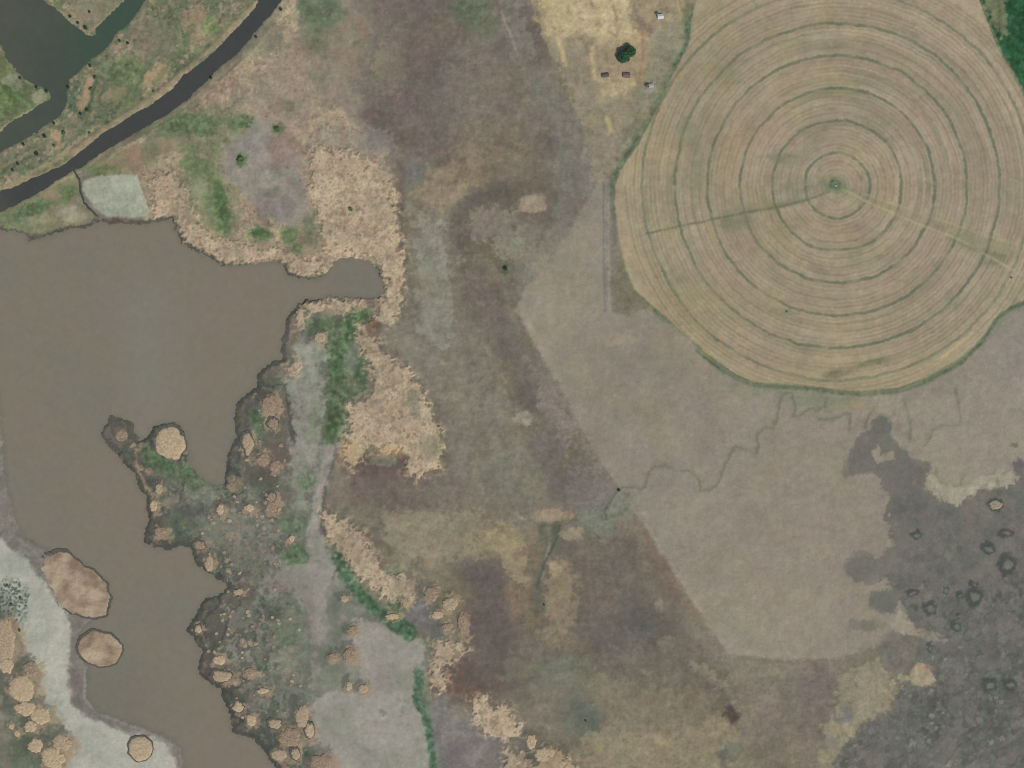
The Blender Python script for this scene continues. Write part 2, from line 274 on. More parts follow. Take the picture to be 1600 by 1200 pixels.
E((112,120,102), 1545, 500, 26, 20, .7, .6); E((108,120,98), 1575, 478, 30, 10, .7, .7); E((138,130,124), 1580, 560, 40, 60, .7, .4)
L((140,133,120), "1150,880 1180,868 1200,860", 3, 2, .4); L((146,138,124), "1152,880 1176,868", 2.5, 1.5, .4)
# creek meanders over the pasture
for s in ("968,763 985,762 1000,765 1008,760 1012,742 1020,730 1040,728 1060,738 1075,735 1090,745 1095,765 1110,767 1122,755 1128,738 1138,718 1148,700 1165,702 1180,708 1185,695 1182,680 1195,668 1208,668 1216,650 1218,628 1225,615 1236,614 1242,630 1240,648 1250,650 1260,640 1278,642 1288,635 1292,622",
          "1280,655 1300,658 1318,646 1328,648 1328,672", "1412,625 1418,645 1422,670 1420,690", "1492,610 1498,630 1502,655 1498,665 1475,664 1458,672 1445,695",
          "1462,730 1465,748 1480,762 1500,760 1505,742", "1362,640 1352,665 1358,680 1370,686"):
    L((104,103,91), s, 3.4, 2.5, .55, warp=2.5, mott=.2)
    L((124,120,107), s, 9, 5, .5, warp=2.5, mott=.2); L((104,103,91), s, 3.2, 2.5, .35, warp=2.5, mott=.2)
    p_ = pts(s)+np.array([4.5, 2.5]); L((148,140,126), p_, 2.5, 2, .25, warp=2.5, mott=.3)
# pale rims and grey mud at the pasture's end
P((152,143,128), "1360,620 1600,600 1900,620 1900,720 1600,725 1560,735 1510,760 1500,785 1470,765 1440,745 1450,700 1400,680", 24, .3, mott=.4)
P((155,147,131), "1432,748 1450,735 1470,755 1500,762 1530,745 1600,730 1600,755 1590,758 1588,782 1572,782 1565,762 1530,765 1522,775 1508,778 1502,795 1488,790 1470,780 1455,768 1440,765", 3.5, .85, mott=.25)
P((106,104,98), "1330,700 1345,675 1362,672 1364,655 1380,650 1392,665 1392,682 1410,700 1425,718 1455,722 1454,738 1440,750 1435,762 1380,770 1374,745 1362,738 1340,740 1320,748 1313,735", 3.5, .9, mott=.3)
P((106,104,98), "1395,740 1425,725 1450,735 1445,765 1420,775 1395,785 1385,765", 4, .9, mott=.2); P((107,105,99), "1395,850 1420,845 1430,900 1410,915 1385,900 1365,915 1335,905 1322,885 1345,865 1375,872", 4, .8, warp=6, mott=.3); P((106,104,98), "1360,925 1395,925 1408,945 1395,958 1370,955", 4, .8, warp=5); E((102,101,97), 1377, 667, 15, 18, .3, .8); P((152,140,124), "1362,705 1372,695 1375,712 1398,702 1400,718 1370,724 1365,718", 2.5, .8, mott=.3)
E((136,132,110), 1317, 725, 7, 26, .6, .4)
dd, wd_ = sdf(DARK, 8, 40); put(wd_, (106,104,98), sm(dd+3*F8[wd_]+5*F25[wd_]*sm(dd, -40, 10), -2.5, 2.5))
E((110,107,101), 1345, 885, 26, 24, .25, .8, mott=.3); E((112,109,102), 1410, 870, 26, 28, .3, .7); E((106,105,98), 1382, 940, 24, 18, .25, .85); E((110,108,100), 1350, 978, 30, 10, .35, .7); E((111,108,101), 1400, 1020, 28, 34, .3, .8, mott=.2)
P((152,142,126), "1400,965 1406,938 1416,955 1425,978 1440,980 1476,992 1482,1005 1440,1000 1425,992 1400,990 1390,975", 3, .75, mott=.3)
P((158,148,124), "1424,1042 1440,1034 1452,1050 1462,1062 1455,1072 1430,1072 1420,1064 1400,1060 1395,1075 1388,1068 1400,1055 1420,1055", 3, .85, mott=.25); E((160,140,112), 1440, 1044, 8, 7, .5, .6)
P((137,129,110), "1320,1050 1370,1030 1400,1075 1390,1105 1350,1130 1320,1160 1300,1200 1280,1240 1270,1200 1300,1150 1310,1110 1300,1080", 8, .85, mott=.35)
E((147,139,118), 1350, 1085, 30, 22, .7, .4, mott=.4); E((150,140,116), 1310, 1140, 26, 12, .6, .5, mott=.5); E((108,108,106), 1320, 1118, 16, 12, .5, .7); E((112,108,104), 1300, 1160, 14, 14, .5, .5)
# mottling of the dark marsh
dd, wd_ = sdf(DARK, 4, 20); mk = sm(dd, -2, 6)
f = F8[wd_]; g = F25[wd_]; ridge = 1-np.abs(G8[wd_]+0.4*F2[wd_])*2.2; far = sm(X[wd_]*0.7+Y[wd_], 1900, 2150)
put(wd_, (92,92,88), mk*np.clip(g*0.7, 0, .45)); put(wd_, (124,116,108), mk*np.clip(-g*0.7, 0, .5))
put(wd_, (82,87,82), mk*sm(ridge, .72, 1)*(0.15+.5*far)*sm(g, -.1, .5)); put(wd_, (128,124,114), mk*sm(F2[wd_]+.5*f, .5, 1.1)*(.1+.3*far))
df, wdf = sdf(DARK, 6, 10); md = sm(df, 0, 12); pat = sm(fbm(X[wdf], Y[wdf], 50, 821, 2), -.2, .4)
low = sm(Y[wdf]+.25*X[wdf], 1240, 1330)
clumps(wdf, md*(.25+.5*low)*(.35+.65*pat), 17, 823, .12, 0, .30, rim=(80,83,79), tan=(128,124,114)); clumps(wdf, md*(.12+.55*low)*pat, 8, 825, .16, 0, .34, rim=(84,86,82), tan=(130,124,114))
rg = 1-np.abs(fbm(X[wdf]+.6*Y[wdf], Y[wdf]-.2*X[wdf], 30, 827, 3))*4; put(wdf, (80,84,80), md*low*sm(rg, .45, .95)*.5)
for s in ("1600,1118 1570,1128 1545,1155 1520,1170 1505,1200", "1600,1150 1560,1175 1530,1180 1510,1195", "1600,1095 1555,1122 1540,1150"): L((82,86,82), s, 5, 3, .6, warp=5, mott=.4)
for k in range(70):
    x = rnd.uniform(1400, 1640); y = rnd.uniform(900, 1250)
    if inside(pts(DARK), np.array([x]), np.array([y]))[0]:
        E((84,86,82) if rnd.random() < .7 else (140,136,124), x, y, rnd.uniform(2, 5), rnd.uniform(2, 5), .6, rnd.uniform(.3, .75), mott=.4)
# ring pools and mounds of the dark marsh
for (x, y, rx, ry) in ((1425,926,11,7),(1453,951,12,12),(1494,978,8,9),(1496,961,5,6),(1522,932,14,16),(1573,882,15,17),(1543,857,10,10),(1572,833,12,9),(1432,836,11,7),(1556,788,13,10),(1545,1070,14,12),(1578,1070,11,11),(1452,1012,4,8),(1478,922,5,6),(1498,930,6,6),(1520,912,6,5)):
    E((70,74,72), x, y, rx, ry, .3, .9, warp=4, mott=.2); E((122,121,112), x+1.5, y+1, rx*.5, ry*.42, .4, .7, warp=3)
E((104,100,90), 1585, 695, 5, 5, .5, .8); E((90,88,90), 1592, 730, 9, 14, .4, .8)

# -- farm corner
P((151,138,113), "815,-70 1110,-90 1075,40 1060,80 1040,120 1010,180 985,225 960,262 940,280 930,250 915,200 895,160 880,110 850,60", 12, .95, mott=.15)
P((174,159,126), "835,-60 1000,-60 985,30 1000,60 965,70 930,60 900,50 870,60 855,30", 12, .9, mott=.25)
E((184,165,134), 940, 20, 34, 30, .7, .5, mott=.4); E((164,152,116), 860, 25, 24, 22, .6, .4, mott=.4)
P((140,127,110), "870,60 900,70 930,60 935,120 935,180 900,160 880,120", 10, .6, mott=.2); P((128,124,106), "1040,40 1072,30 1066,90 1035,130 1010,170 985,170 990,130 1010,90", 12, .75)
P((136,126,110), "860,75 925,75 930,190 950,270 930,280 900,160", 10, .75, mott=.2); P((128,120,106), "930,170 1000,140 1000,190 965,262 945,282 925,230", 10, .7, mott=.2)
L((190,166,126), "872,62 878,80 884,100", 7, 3.5, .65); L((186,166,128), "925,75 926,100 928,122", 8, 4, .7); L((186,168,118), "948,183 955,205", 6, 3, .7); L((160,150,120), "958,205 964,218", 4, 2, .5)
E((180,164,112), 850, 8, 5, 12, .7, .5); P((124,107,100), "984,-30 992,-30 996,20 1010,35 1022,45 1015,55 1000,50 990,30", 5, .75, mott=.3)
P((146,128,104), "935,70 960,60 1003,50 1003,130 965,130 937,118", 8, .45); P((164,149,118), "940,125 990,122 985,140 965,150 942,142", 6, .8, mott=.3)
L((146,110,92), "1003,50 1004,90 1000,130", 3, 2, .7); L((150,128,104), "934,115 965,118 1003,120", 3, 2, .4); L((128,112,94), "970,42 962,55 950,50", 4, 3, .5); L((120,104,92), "958,10 964,30 960,40", 5, 3, .45)
L((180,160,130), "1058,0 1062,18", 4, 2, .6); E((106,124,84), 1085, 25, 14, 26, .6, .5, rot=20)
L((92,112,84), "1108,-5 1078,30 1074,70 1058,100 1040,135 1012,190 985,232 962,270 957,300", 9, 5, .8); L((120,122,102), "1050,90 1030,120 1010,165 975,215", 26, 14, .5)
L((84,108,78), "1072,38 1075,62 1068,80 1055,100", 6, 3, .6)
E((148,142,140), 1017, 137, 8, 10, .5, .75); E((96,86,82), 1011, 133, 5, 5, .5, .6)
# -- old road beside the circle
L((131,124,117), "948,285 949,380 950,488", 10, 3, .9, warp=1); L((112,107,100), "943,285 943,380 945,486", 3, 1.5, .7, warp=1); L((146,137,122), "951,300 951,488", 2.5, 1.2, .5, warp=1); L((124,117,108), "958,300 960,400 966,480", 12, 5, .5)
E((108,104,82), 985, 440, 26, 34, .7, .6, mott=.4); E((92,112,84), 1035, 490, 18, 8, .6, .8, rot=35); L((92,104,84), "955,290 958,330 962,380", 5, 3, .5)

# ------------------------------------------------------------------ crop circle colours
fd, wf = sdf(FIELD, 1.0, 40)
CX, CY = 1308, 290
xx = X[wf]; yy = Y[wf]
rr = np.hypot(xx-CX, yy-CY)+1.3*WX[wf]+1.6*F25[wf]; th = np.arctan2(yy-CY, xx-CX)
fc = np.empty(xx.shape+(3,)); fc[:] = (153,141,121)
def fput(c, a):
    global fc
    a = a[..., None]; fc = fc*(1-a)+np.asarray(c, float)*a
arc = th*rr
r1 = vn(rr/6.5, th*2.2+3, 91)+.5*vn(rr/3.2, th*4+9, 92)-.75          # rings that drift slowly along the arc
fput((163,149,127), np.clip(r1*1.7, 0, .85)*1.0); fput((130,122,101), np.clip(-r1*2.0, 0, .95)); fput((152,128,112), np.clip((vn(rr/9, th*1.6, 98)-.55)*2, 0, .5))
r2 = vn(rr/17, th*0.9, 93)-.5; fput((143,131,110), np.clip(r2*2, 0, .8)); fput((158,143,119), np.clip(-r2*1.2, 0, .5))
fput((125,124,98), np.clip(F80[wf]*.8+.5*F25[wf]-.25, 0, .6)*.7); fput((152,134,116), np.clip(-G80[wf]*.7+.3*F25[wf]-.1, 0, .6)*.6)
edge = sm(rr, 250, 330); fput((161,147,118), edge*.3)
southwest = sm(xx*-1+yy, -1250, -850); fput((148,136,110), southwest*.3)
for k in range(1, 7):
    R0 = 50.7*k
    sh = 1-sm(np.abs(rr-R0), 1.1, 3.8); st = .42+.6*vn(th*9+k*3, rr*0+k, 95)+.35*F8[wf]
    if k == 6: st = st*.75
    fput((96,102,82), sh*np.clip(st+.1, .3, 1)*.85)
for k in range(1, 54):
    R0 = 6.34*k
    if k % 8: fput((128,117,94), (1-sm(np.abs(rr-R0-.8*F25[wf]), .6, 2.2))*np.clip((.42 if k % 2 == 0 else .16)+.6*(vn(th*3+k, rr*0+k, 96)-.35), 0, .6))
def fE(c, x, y, rx, ry, a, soft=.5, rot=0):
    t = math.radians(rot); dx = xx+3*WX[wf]-x; dy = yy+3*WY[wf]-y
    u = dx*math.cos(t)+dy*math.sin(t); v = -dx*math.sin(t)+dy*math.cos(t)
    fput(c, sm(np.sqrt((u/rx)**2+(v/ry)**2), 1+soft, 1-soft)*a*np.clip(.7+.5*F8[wf], 0, 1))
fE((112,112,88), 1235, 250, 28, 7, .6); fE((110,110,88), 1240, 300, 34, 8, .4); fE((104,108,82), 1285, 288, 40, 14, .35); fE((120,116,92), 1240, 68, 36, 9, .6); fE((118,114,92), 1300, 70, 24, 8, .45)
fE((106,112,88), 1215, 245, 26, 5, .6); fE((108,112,88), 1180, 190, 34, 10, .5, rot=-50); fE((110,112,90), 1200, 320, 50, 8, .45, rot=-8); fE((112,116,92), 1090, 260, 10, 50, .45); fE((112,112,90), 1150, 345, 30, 16, .5); fE((116,118,96), 1250, 290, 44, 5, .5); fE((112,114,88), 1140, 350, 24, 14, .4); fE((114,118,92), 1075, 210, 14, 26, .55); fE((112,114,90), 1050, 320, 10, 40, .35); fE((94,104,72), 1365, 566, 24, 5, .8, rot=-8); fE((98,96,72), 1310, 584, 24, 7, .75, rot=-12); fE((106,110,84), 1550, 405, 20, 12, .6)
fE((114,118,96), 1490, 470, 14, 12, .5); fE((112,116,90), 1520, 380, 40, 12, .4, rot=25); fE((110,112,92), 1228, 487, 20, 4, .7, rot=12); fE((116,112,92), 1070, 440, 24, 30, .25)
fE((120,114,86), 1100, 470, 60, 30, .2); fE((156,132,112), 1180, 200, 50, 40, .35); fE((154,132,114), 1160, 380, 36, 26, .3); fE((118,114,90), 1130, 130, 30, 14, .35, rot=-40)
def fL(c, s, wd, a, soft=1.5):
    d = segdist(pts(s), xx+.8*WX[wf], yy+.8*WY[wf], False)
    fput(c, sm(d, wd/2+soft, max(0, wd/2-soft))*a*np.clip(.75+.4*F8[wf], 0, 1))
fL((92,98,76), "1010,365 1080,350 1160,333 1215,324 1262,312 1296,300", 3.5, .7); fL((100,104,80), "1160,333 1262,312", 6, .4, 3)
fL((132,126,98), "1315,298 1400,330 1480,358 1560,385 1660,415", 16, .5, 6); fL((166,158,122), "1318,296 1360,318 1430,348 1500,375 1600,432 1660,450", 3, .65); fL((160,150,118), "1350,303 1440,334 1540,368 1660,402", 2.6, .6)
fL((108,106,82), "1480,372 1530,392 1570,400", 5, .45, 3)
fL((184,166,122), "1518,520 1490,545 1470,560", 4, .6, 2); fL((180,152,120), "1500,538 1470,562 1440,580", 8, .4, 4); fL((170,160,124), "1022,180 1002,222 975,262", 3.5, .45, 2)
fE((64,92,66), 1306, 288, 9, 8, .85, .4); fE((84,104,76), 1306, 290, 18, 12, .5)
rimk = (1-sm(np.abs(fd+.5), 1.5, 4.5))
side = np.clip(.35+.65*(vn(th*5, th*0, 99)), 0, 1)*sm(yy-0.3*xx, 60, 160)
fput((84,100,70), rimk*side*.85)
fc = fc+np.array((1, 1, 3.)); k_ = sm(fd, -1.5, 1.5)[..., None]; COL[wf] = COL[wf]*(1-k_)+fc*k_
L((76,96,68), "1100,558 1150,592 1180,603 1250,606 1310,614 1345,617 1405,611 1452,596 1500,568 1535,534 1560,495 1580,482 1600,474", 5, 3, .6, mott=.4)
L((82,108,74), "1440,598 1500,566 1535,532", 6, 3, .5, mott=.3); L((84,106,80), "1088,548 1130,582", 5, 3, .5)
# alfalfa at the corner
P((50,98,56), ALFALFA, 2, 1, warp=1.2); P((112,112,88), "1534,-40 1570,-40 1575,20 1578,50 1565,60 1552,42 1540,15", 6, .85, mott=.3); P((44,92,52), "1572,-40 1700,-40 1700,160 1610,140 1585,90 1576,40", 5, .8)
L((150,148,116), "1533,0 1548,42 1563,78 1584,114 1602,152", 3, 1.6, .5)

# ------------------------------------------------------------------ north-west: banks, canal strip, dead reeds
NW = "-300,-300 560,-300 500,-60 480,60 470,140 560,200 600,250 620,330 628,400 632,470 560,470 480,470 300,420 200,380 -300,390"
P((124,120,98), "-300,-300 440,-300 440,0 330,120 230,200 130,262 110,290 0,345 -300,420", 10, 1)
land = "-300,-300 440,-300 430,0 310,110 200,190 120,245 0,300 -300,400"
dl, wl = sdf(land, 2, 10); ml = sm(dl, -2, 4)
put(wl, (150,132,108), ml*np.clip(F25[wl]*1.3, 0, .8)); put(wl, (94,108,80), ml*np.clip(-F25[wl]*1.4+.3*F8[wl], 0, .85)); put(wl, (122,116,104), ml*np.clip(G25[wl]*1.3-.2, 0, .7)); put(wl, (84,92,72), ml*sm(G8[wl], .3, .9)*.5)
put(wl, (82,90,68), ml*sm(F5[wl]+.4*F1[wl], .35, .9)*.6); put(wl, (168,148,120), ml*sm(-F5[wl]+.4*G1[wl]+.3*F25[wl], .4, .95)*.55)
clumps(wl, ml*.6, 9, 901, .22, .25, .12, rim=(104,104,86), tan=(166,146,122)); clumps(wl, ml*.5, 5, 903, .2, .3, .15, rim=(100,102,84), tan=(166,148,124))
E((140,130,108), 150, 15, 46, 26, .5, .6); E((116,110,94), 235, 60, 34, 34, .7, .6, mott=.4); E((150,130,108), 305, 35, 20, 26, .5, .8, mott=.3); E((106,134,84), 328, 42, 12, 14, .5, .9, mott=.2); E((160,138,110), 246, 118, 24, 12, .5, .8, rot=-35, mott=.3); E((152,134,110), 185, 148, 28, 9, .5, .7, rot=-15)
E((98,118,80), 195, 110, 30, 24, .6, .8, mott=.3); E((92,104,76), 210, 145, 14, 12, .5, .8, mott=.2); E((110,118,84), 190, 160, 30, 12, .6, .6, mott=.3)
L((160,138,112), "142,125 136,145 128,168", 13, 4, .85, mott=.2); L((74,94,72), "155,118 146,140 140,165 128,180", 6, 3, .8, mott=.2); L((78,98,76), "120,130 115,150 114,170", 8, 4, .8, mott=.2)
L((150,132,108), "0,262 40,240 70,225", 7, 4, .6, mott=.4); L((156,136,110), "0,300 30,285 75,258 120,235", 9, 5, .6, mott=.4); L((78,98,74), "5,268 40,250 52,240 70,222", 7, 4, .6, mott=.6); E((166,142,114), 88, 212, 9, 8, .5, .8); L((76,94,74), "100,200 98,220", 5, 3, .7); E((128,120,100), 115, 205, 12, 26, .6, .5, mott=.4)
P((96,108,76), "-60,60 -5,62 22,112 40,125 70,140 72,158 40,172 0,195 -60,225", 5, .8, mott=.3); E((92,114,72), 8, 150, 26, 26, .6, .8, mott=.3); E((150,144,122), 60, 150, 12, 9, .5, .7, mott=.4); E((134,134,116), 22, 128, 18, 12, .6, .6, mott=.5); L((150,138,112), "0,205 25,187 50,172", 5, 3, .7, mott=.4)
for s, c_, w2 in (("205,95 185,115 165,130 158,150 150,180", (86,102,76), 7), ("250,75 225,110 215,140 190,160 165,190", (92,108,80), 8), ("300,40 285,75 262,105 240,130", (96,110,80), 8), ("170,160 150,185 130,205 100,232 70,255 30,275", (84,100,74), 7), ("150,200 120,222 90,245 50,268 10,288", (160,142,118), 5), ("225,20 215,50 205,70 180,95", (150,140,116), 5), ("345,20 320,50 300,80", (156,140,116), 7), ("60,222 35,240 10,252", (82,100,76), 6), ("95,188 110,170 118,140 130,118", (84,102,78), 6)):
    L(c_, s, w2, 3, .75, warp=5, mott=.5)
# banks and towpaths of the canal
L((148,130,110), "402,5 370,35 340,66 312,93 282,115 262,138 235,155 200,178 160,203 138,220 112,240", 8, 3, .8, mott=.35); L((104,112,80), "395,-2 360,35 330,66 300,92", 8, 4, .35)
L((158,142,118), "440,12 410,48 385,82 350,112 330,132 305,152 270,178 220,205 175,232 150,250 125,268 90,286 60,302", 5, 2, .65, mott=.5); L((102,106,80), "415,55 385,90 352,120 330,142 300,166 250,198 200,226", 8, 4, .55, mott=.5)
# dead-reed country between canal and lake
P((156,139,119), "455,-10 470,60 480,130 540,180 600,240 622,330 632,470 560,470 440,420 345,410 270,340 225,340 215,280 150,275 150,258 220,215 300,168 345,125 400,70 430,30", 8, 1, mott=.15)
dl, wl = sdf("455,-10 470,60 480,130 540,180 600,240 622,330 632,470 560,470 440,420 345,410 270,340 225,340 215,280 150,275 150,258 220,215 300,168 345,125 400,70 430,30", 3, 10); ml = sm(dl, -2, 5)
put(wl, (168,148,122), ml*np.clip(F8[wl]*.9+.1, 0, .6)); put(wl, (128,116,100), ml*np.clip(-F25[wl]*.8, 0, .6)); put(wl, (140,118,100), ml*np.clip(G25[wl]*.7-.05, 0, .6)); put(wl, (112,104,90), ml*sm(F5[wl]+.3*G8[wl]+.3*F1[wl], .35, 1.0)*.5); put(wl, (184,163,138), ml*sm(-F5[wl]-.3*G8[wl]+.3*F1[wl], .15, .9)*.55)
clumps(wl, ml*.5, 8, 905, .45, .04, .06, rim=(128,116,100), tan=(170,151,129), rr=.5); clumps(wl, ml*.45, 4.5, 907, .4, .05, .08, rim=(126,114,98), tan=(173,154,133), rr=.5)
P((92,108,76), "240,205 260,188 300,172 340,185 395,180 402,200 370,200 345,192 330,215 310,210 280,215 255,212", 6, .85, mott=.45); E((84,110,70), 290, 195, 34, 12, .6, .7, mott=.6); E((82,112,68), 385, 190, 16, 10, .5, .7, mott=.6); P((118,112,88), "130,262 180,240 230,225 260,235 230,262 180,275", 8, .7, mott=.4); E((96,112,76), 160, 266, 26, 7, .6, .7)
E((96,108,80), 320, 205, 100, 34, .6, .45, mott=.5); E((98,110,82), 330, 300, 50, 70, .6, .4, mott=.5); E((134,126,116), 545, 225, 70, 30, .6, .5, mott=.5); E((128,116,104), 470, 120, 60, 70, .7, .4, mott=.5); E((138,128,116), 430, 160, 60, 40, .7, .4, mott=.5)
E((100,108,84), 480, 370, 30, 26, .6, .5, mott=.5); E((132,122,110), 560, 330, 30, 60, .7, .4, mott=.5); E((106,112,90), 260, 300, 40, 26, .6, .35, mott=.5); E((118,116,100), 400, 60, 40, 30, .7, .4, mott=.5)
E((140,112,96), 212, 240, 16, 14, .6, .6); E((136,118,100), 262, 225, 18, 14, .6, .6); E((98,102,80), 235, 232, 14, 10, .6, .5)
P((134,128,121), "375,210 400,190 440,200 460,225 478,270 485,340 450,352 410,335 380,300 350,270 352,235", 10, .8, mott=.4); E((124,116,112), 430, 320, 36, 24, .6, .7, mott=.4); E((134,114,104), 440, 235, 26, 22, .7, .55, mott=.3); E((142,139,134), 400, 235, 24, 24, .6, .5); E((126,110,100), 440, 220, 20, 14, .7, .5); E((98,96,84), 425, 300, 12, 8, .6, .5)
E((84,116,68), 377, 250, 9, 10, .4, .85); E((92,102,76), 434, 202, 10, 10, .4, .8); E((96,100,80), 452, 165, 8, 8, .5, .5); E((96,98,86), 402, 375, 8, 6, .5, .4)
P((100,114,80), "295,225 330,250 345,290 360,325 372,360 352,378 335,350 320,320 300,290 285,255", 8, .8, mott=.4); E((74,108,62), 345, 325, 10, 40, .6, .8, mott=.4, rot=-8); E((76,112,64), 408, 366, 18, 9, .5, .8, mott=.3); E((74,112,60), 402, 362, 10, 7, .5, .6); E((76,110,62), 450, 368, 11, 12, .5, .7, mott=.3); E((84,104,72), 462, 392, 10, 14, .6, .7, mott=.3); E((94,104,78), 485, 345, 9, 26, .6, .55, mott=.4); E((156,150,130), 315, 295, 12, 16, .6, .6); E((118,124,96), 325, 345, 22, 16, .6, .6, mott=.4)
E((96,100,76), 548, 327, 10, 8, .5, .6); E((108,90,84), 538, 355, 9, 10, .6, .55); E((120,112,94), 565, 360, 8, 14, .6, .4); L((142,134,118), "484,225 486,300 486,335", 6, 3, .5); L((126,117,110), "590,245 600,270 612,250", 12, 6, .6)
E((104,106,112), 648, 268, 16, 14, .6, .5, mott=.4); E((122,116,114), 590, 220, 26, 16, .7, .6, mott=.3); E((170,158,132), 600, 275, 14, 9, .5, .7); E((86,98,88), 640, 290, 6, 12, .5, .4)
# salt pan by the canal
P((152,153,138), "130,283 150,275 190,272 214,276 224,300 231,325 230,340 200,341 165,338 148,325 136,308 128,295", 2.5, 1, warp=1.5); E((166,166,152), 190, 285, 24, 10, .7, .6); E((140,142,130), 165, 325, 26, 9, .7, .4); L((104,96,80), "216,276 226,300 233,328", 2, 1, .6)
P((124,122,96), "-200,345 0,332 60,305 112,278 122,300 132,320 148,338 150,348 105,358 60,368 0,360 -200,360", 4, .95, mott=.2); E((150,142,122), 110, 335, 20, 11, .5, .9, mott=.2); E((86,108,74), 55, 325, 40, 10, .6, .8, mott=.6, rot=-20); E((88,112,70), 108, 302, 12, 14, .6, .6, mott=.4); E((136,138,112), 55, 345, 18, 9, .6, .6, mott=.3); E((96,112,84), 15, 345, 26, 12, .6, .5, mott=.7); E((150,130,106), 78, 308, 14, 8, .5, .7); E((116,116,112), 123, 320, 6, 10, .5, .6); E((112,112,104), 150, 343, 20, 4, .6, .6)

# ------------------------------------------------------------------ centre marsh
MARSH = ("455,480 470,520 462,545 445,575 420,590 400,620 380,660 365,700 352,760 300,740 290,705 225,690 190,700 230,780 230,850 290,860 345,910 315,945 300,990 315,1060 350,1090 370,1150 430,1195 480,1300 700,1300 690,1200 685,1150 672,1080 672,1020 640,990 590,950 545,905 525,875 500,820 505,790 520,740 535,700 545,640 575,600 560,540 555,505 540,490")
P((118,119,108), MARSH, 4, 1, warp=3)
dl, wl = sdf(MARSH, 3, 12); ml = sm(dl, -2, 5)
westn = ml*sm(X[wl], 500, 450)*np.where(Y[wl] > 560, 1, .2)
put(wl, (137,133,124), ml*np.clip(F25[wl]*1.2, 0, .8)); put(wl, (104,110,96), ml*np.clip(-F25[wl]*1.2, 0, .8))
put(wl, (112,112,99), westn*.4); put(wl, (90,98,82), westn*sm(G8[wl]+.4*F5[wl], .1, .8)*.55); put(wl, (76,76,72), westn*sm(F8[wl]*.6+.6*F5[wl]+.3*F1[wl], .4, .9)*.75); put(wl, (150,132,108), westn*sm(-F8[wl]+.5*F2[wl]+.2*G25[wl], .65, 1.1)*.6)
dS = 1.0-sm(sdf(LAKE, 4, 60)[0], -60, -2)*0; dSh, wS = sdf(LAKE, 4, 60)
nearS = sm(dSh, -48, -8)*np.where((X[wS] > 185) & (X[wS] < 470) & (Y[wS] > 590), 1, 0)
cu = 1-np.abs(fbm(X[wS], Y[wS], 20, 701, 3))*3.6; cu2 = 1-np.abs(fbm(X[wS], Y[wS], 11, 703, 3))*3.2
put(wS, (102,101,91), nearS*.4); put(wS, (62,66,63), nearS*sm(cu, .35, .85)*.8); put(wS, (66,68,66), nearS*sm(cu2, .55, .95)*.6)
put(wS, (150,128,106), nearS*sm(fbm(X[wS], Y[wS], 13, 705, 3), .35, .7)*.75); put(wS, (84,100,76), nearS*sm(fbm(X[wS], Y[wS], 16, 707, 3), .3, .7)*.6)
clumps(wS, nearS, 23, 801, .42, .22, .14); clumps(wS, nearS*.8, 13, 803, .22, .12, .15)
kin = ml*sm(X[wl], 510, 430)*sm(Y[wl], 640, 700)*sm(F25[wl]+.5*F80[wl], -.5, .5)
clumps(wl, kin*.8, 17, 805, .2, .2, .1); clumps(wl, kin*.6, 8, 807, .2, .2, .2)
cw = 1-np.abs(fbm(X[wl], Y[wl], 15, 711, 3))*3.4; put(wl, (84,86,78), ml*sm(X[wl], 520, 420)*sm(cw, .6, .95)*.4)
# upper green and silver
P((94,110,82), "480,500 500,492 540,492 575,485 560,505 556,540 572,580 578,610 545,640 540,680 520,695 505,680 505,640 510,600 505,560 490,530 470,520", 6, .9, mott=.3)
L((76,108,60), "560,492 545,520 530,545 528,600 525,640 515,680", 22, 10, .75, mott=.3); E((78,112,62), 556, 500, 22, 9, .6, .8, rot=-25); E((88,104,78), 500, 510, 26, 14, .6, .7, mott=.3); E((78,104,68), 565, 580, 12, 24, .6, .6, mott=.3); E((90,106,80), 520, 615, 20, 20, .6, .5, mott=.4)
P((138,139,126), "470,540 495,540 510,560 500,600 505,650 500,700 480,760 490,800 460,800 450,740 460,680 455,620 450,580", 9, .8, mott=.25); E((138,140,132), 548, 560, 10, 20, .6, .5); E((142,143,128), 480, 570, 18, 24, .6, .6, mott=.3); E((124,122,116), 475, 620, 10, 24, .6, .4)
E((128,128,116), 485, 660, 16, 30, .7, .4); E((108,122,92), 492, 650, 10, 30, .7, .4, mott=.5)
# mud channel
P((143,139,130), "528,690 520,720 505,760 500,800 500,830 520,860 530,880 524,905 505,920 510,960 490,980 490,900 470,880 480,840 492,800 488,760 500,730 515,700", 5, .85, mott=.15)
P((141,137,128), "420,900 470,870 500,860 530,880 520,900 500,920 496,1000 500,1060 490,1090 480,1060 488,1000 480,960 455,930 420,930", 9, .6, mott=.4); L((130,120,112), "470,915 488,960 492,1010 492,1060 496,1080", 9, 4, .5)
P((147,144,134), "545,960 590,975 625,985 662,1005 668,1020 650,1045 648,1090 662,1120 670,1160 672,1250 520,1250 505,1200 485,1160 490,1100 510,1080 560,1080 565,1040 555,1000", 5, .9, warp=3, mott=.1)
E((152,149,140), 600, 1120, 40, 40, .7, .5, mott=.4); E((130,124,118), 600, 1060, 40, 22, .7, .4, mott=.3); E((128,130,116), 530, 1130, 26, 30, .7, .5, mott=.4); L((166,160,142), "588,1115 598,1122 606,1120", 5, 2.5, .5); E((128,132,112), 640, 1060, 18, 26, .7, .4); E((112,106,98), 598, 1112, 6, 4, .5, .6)
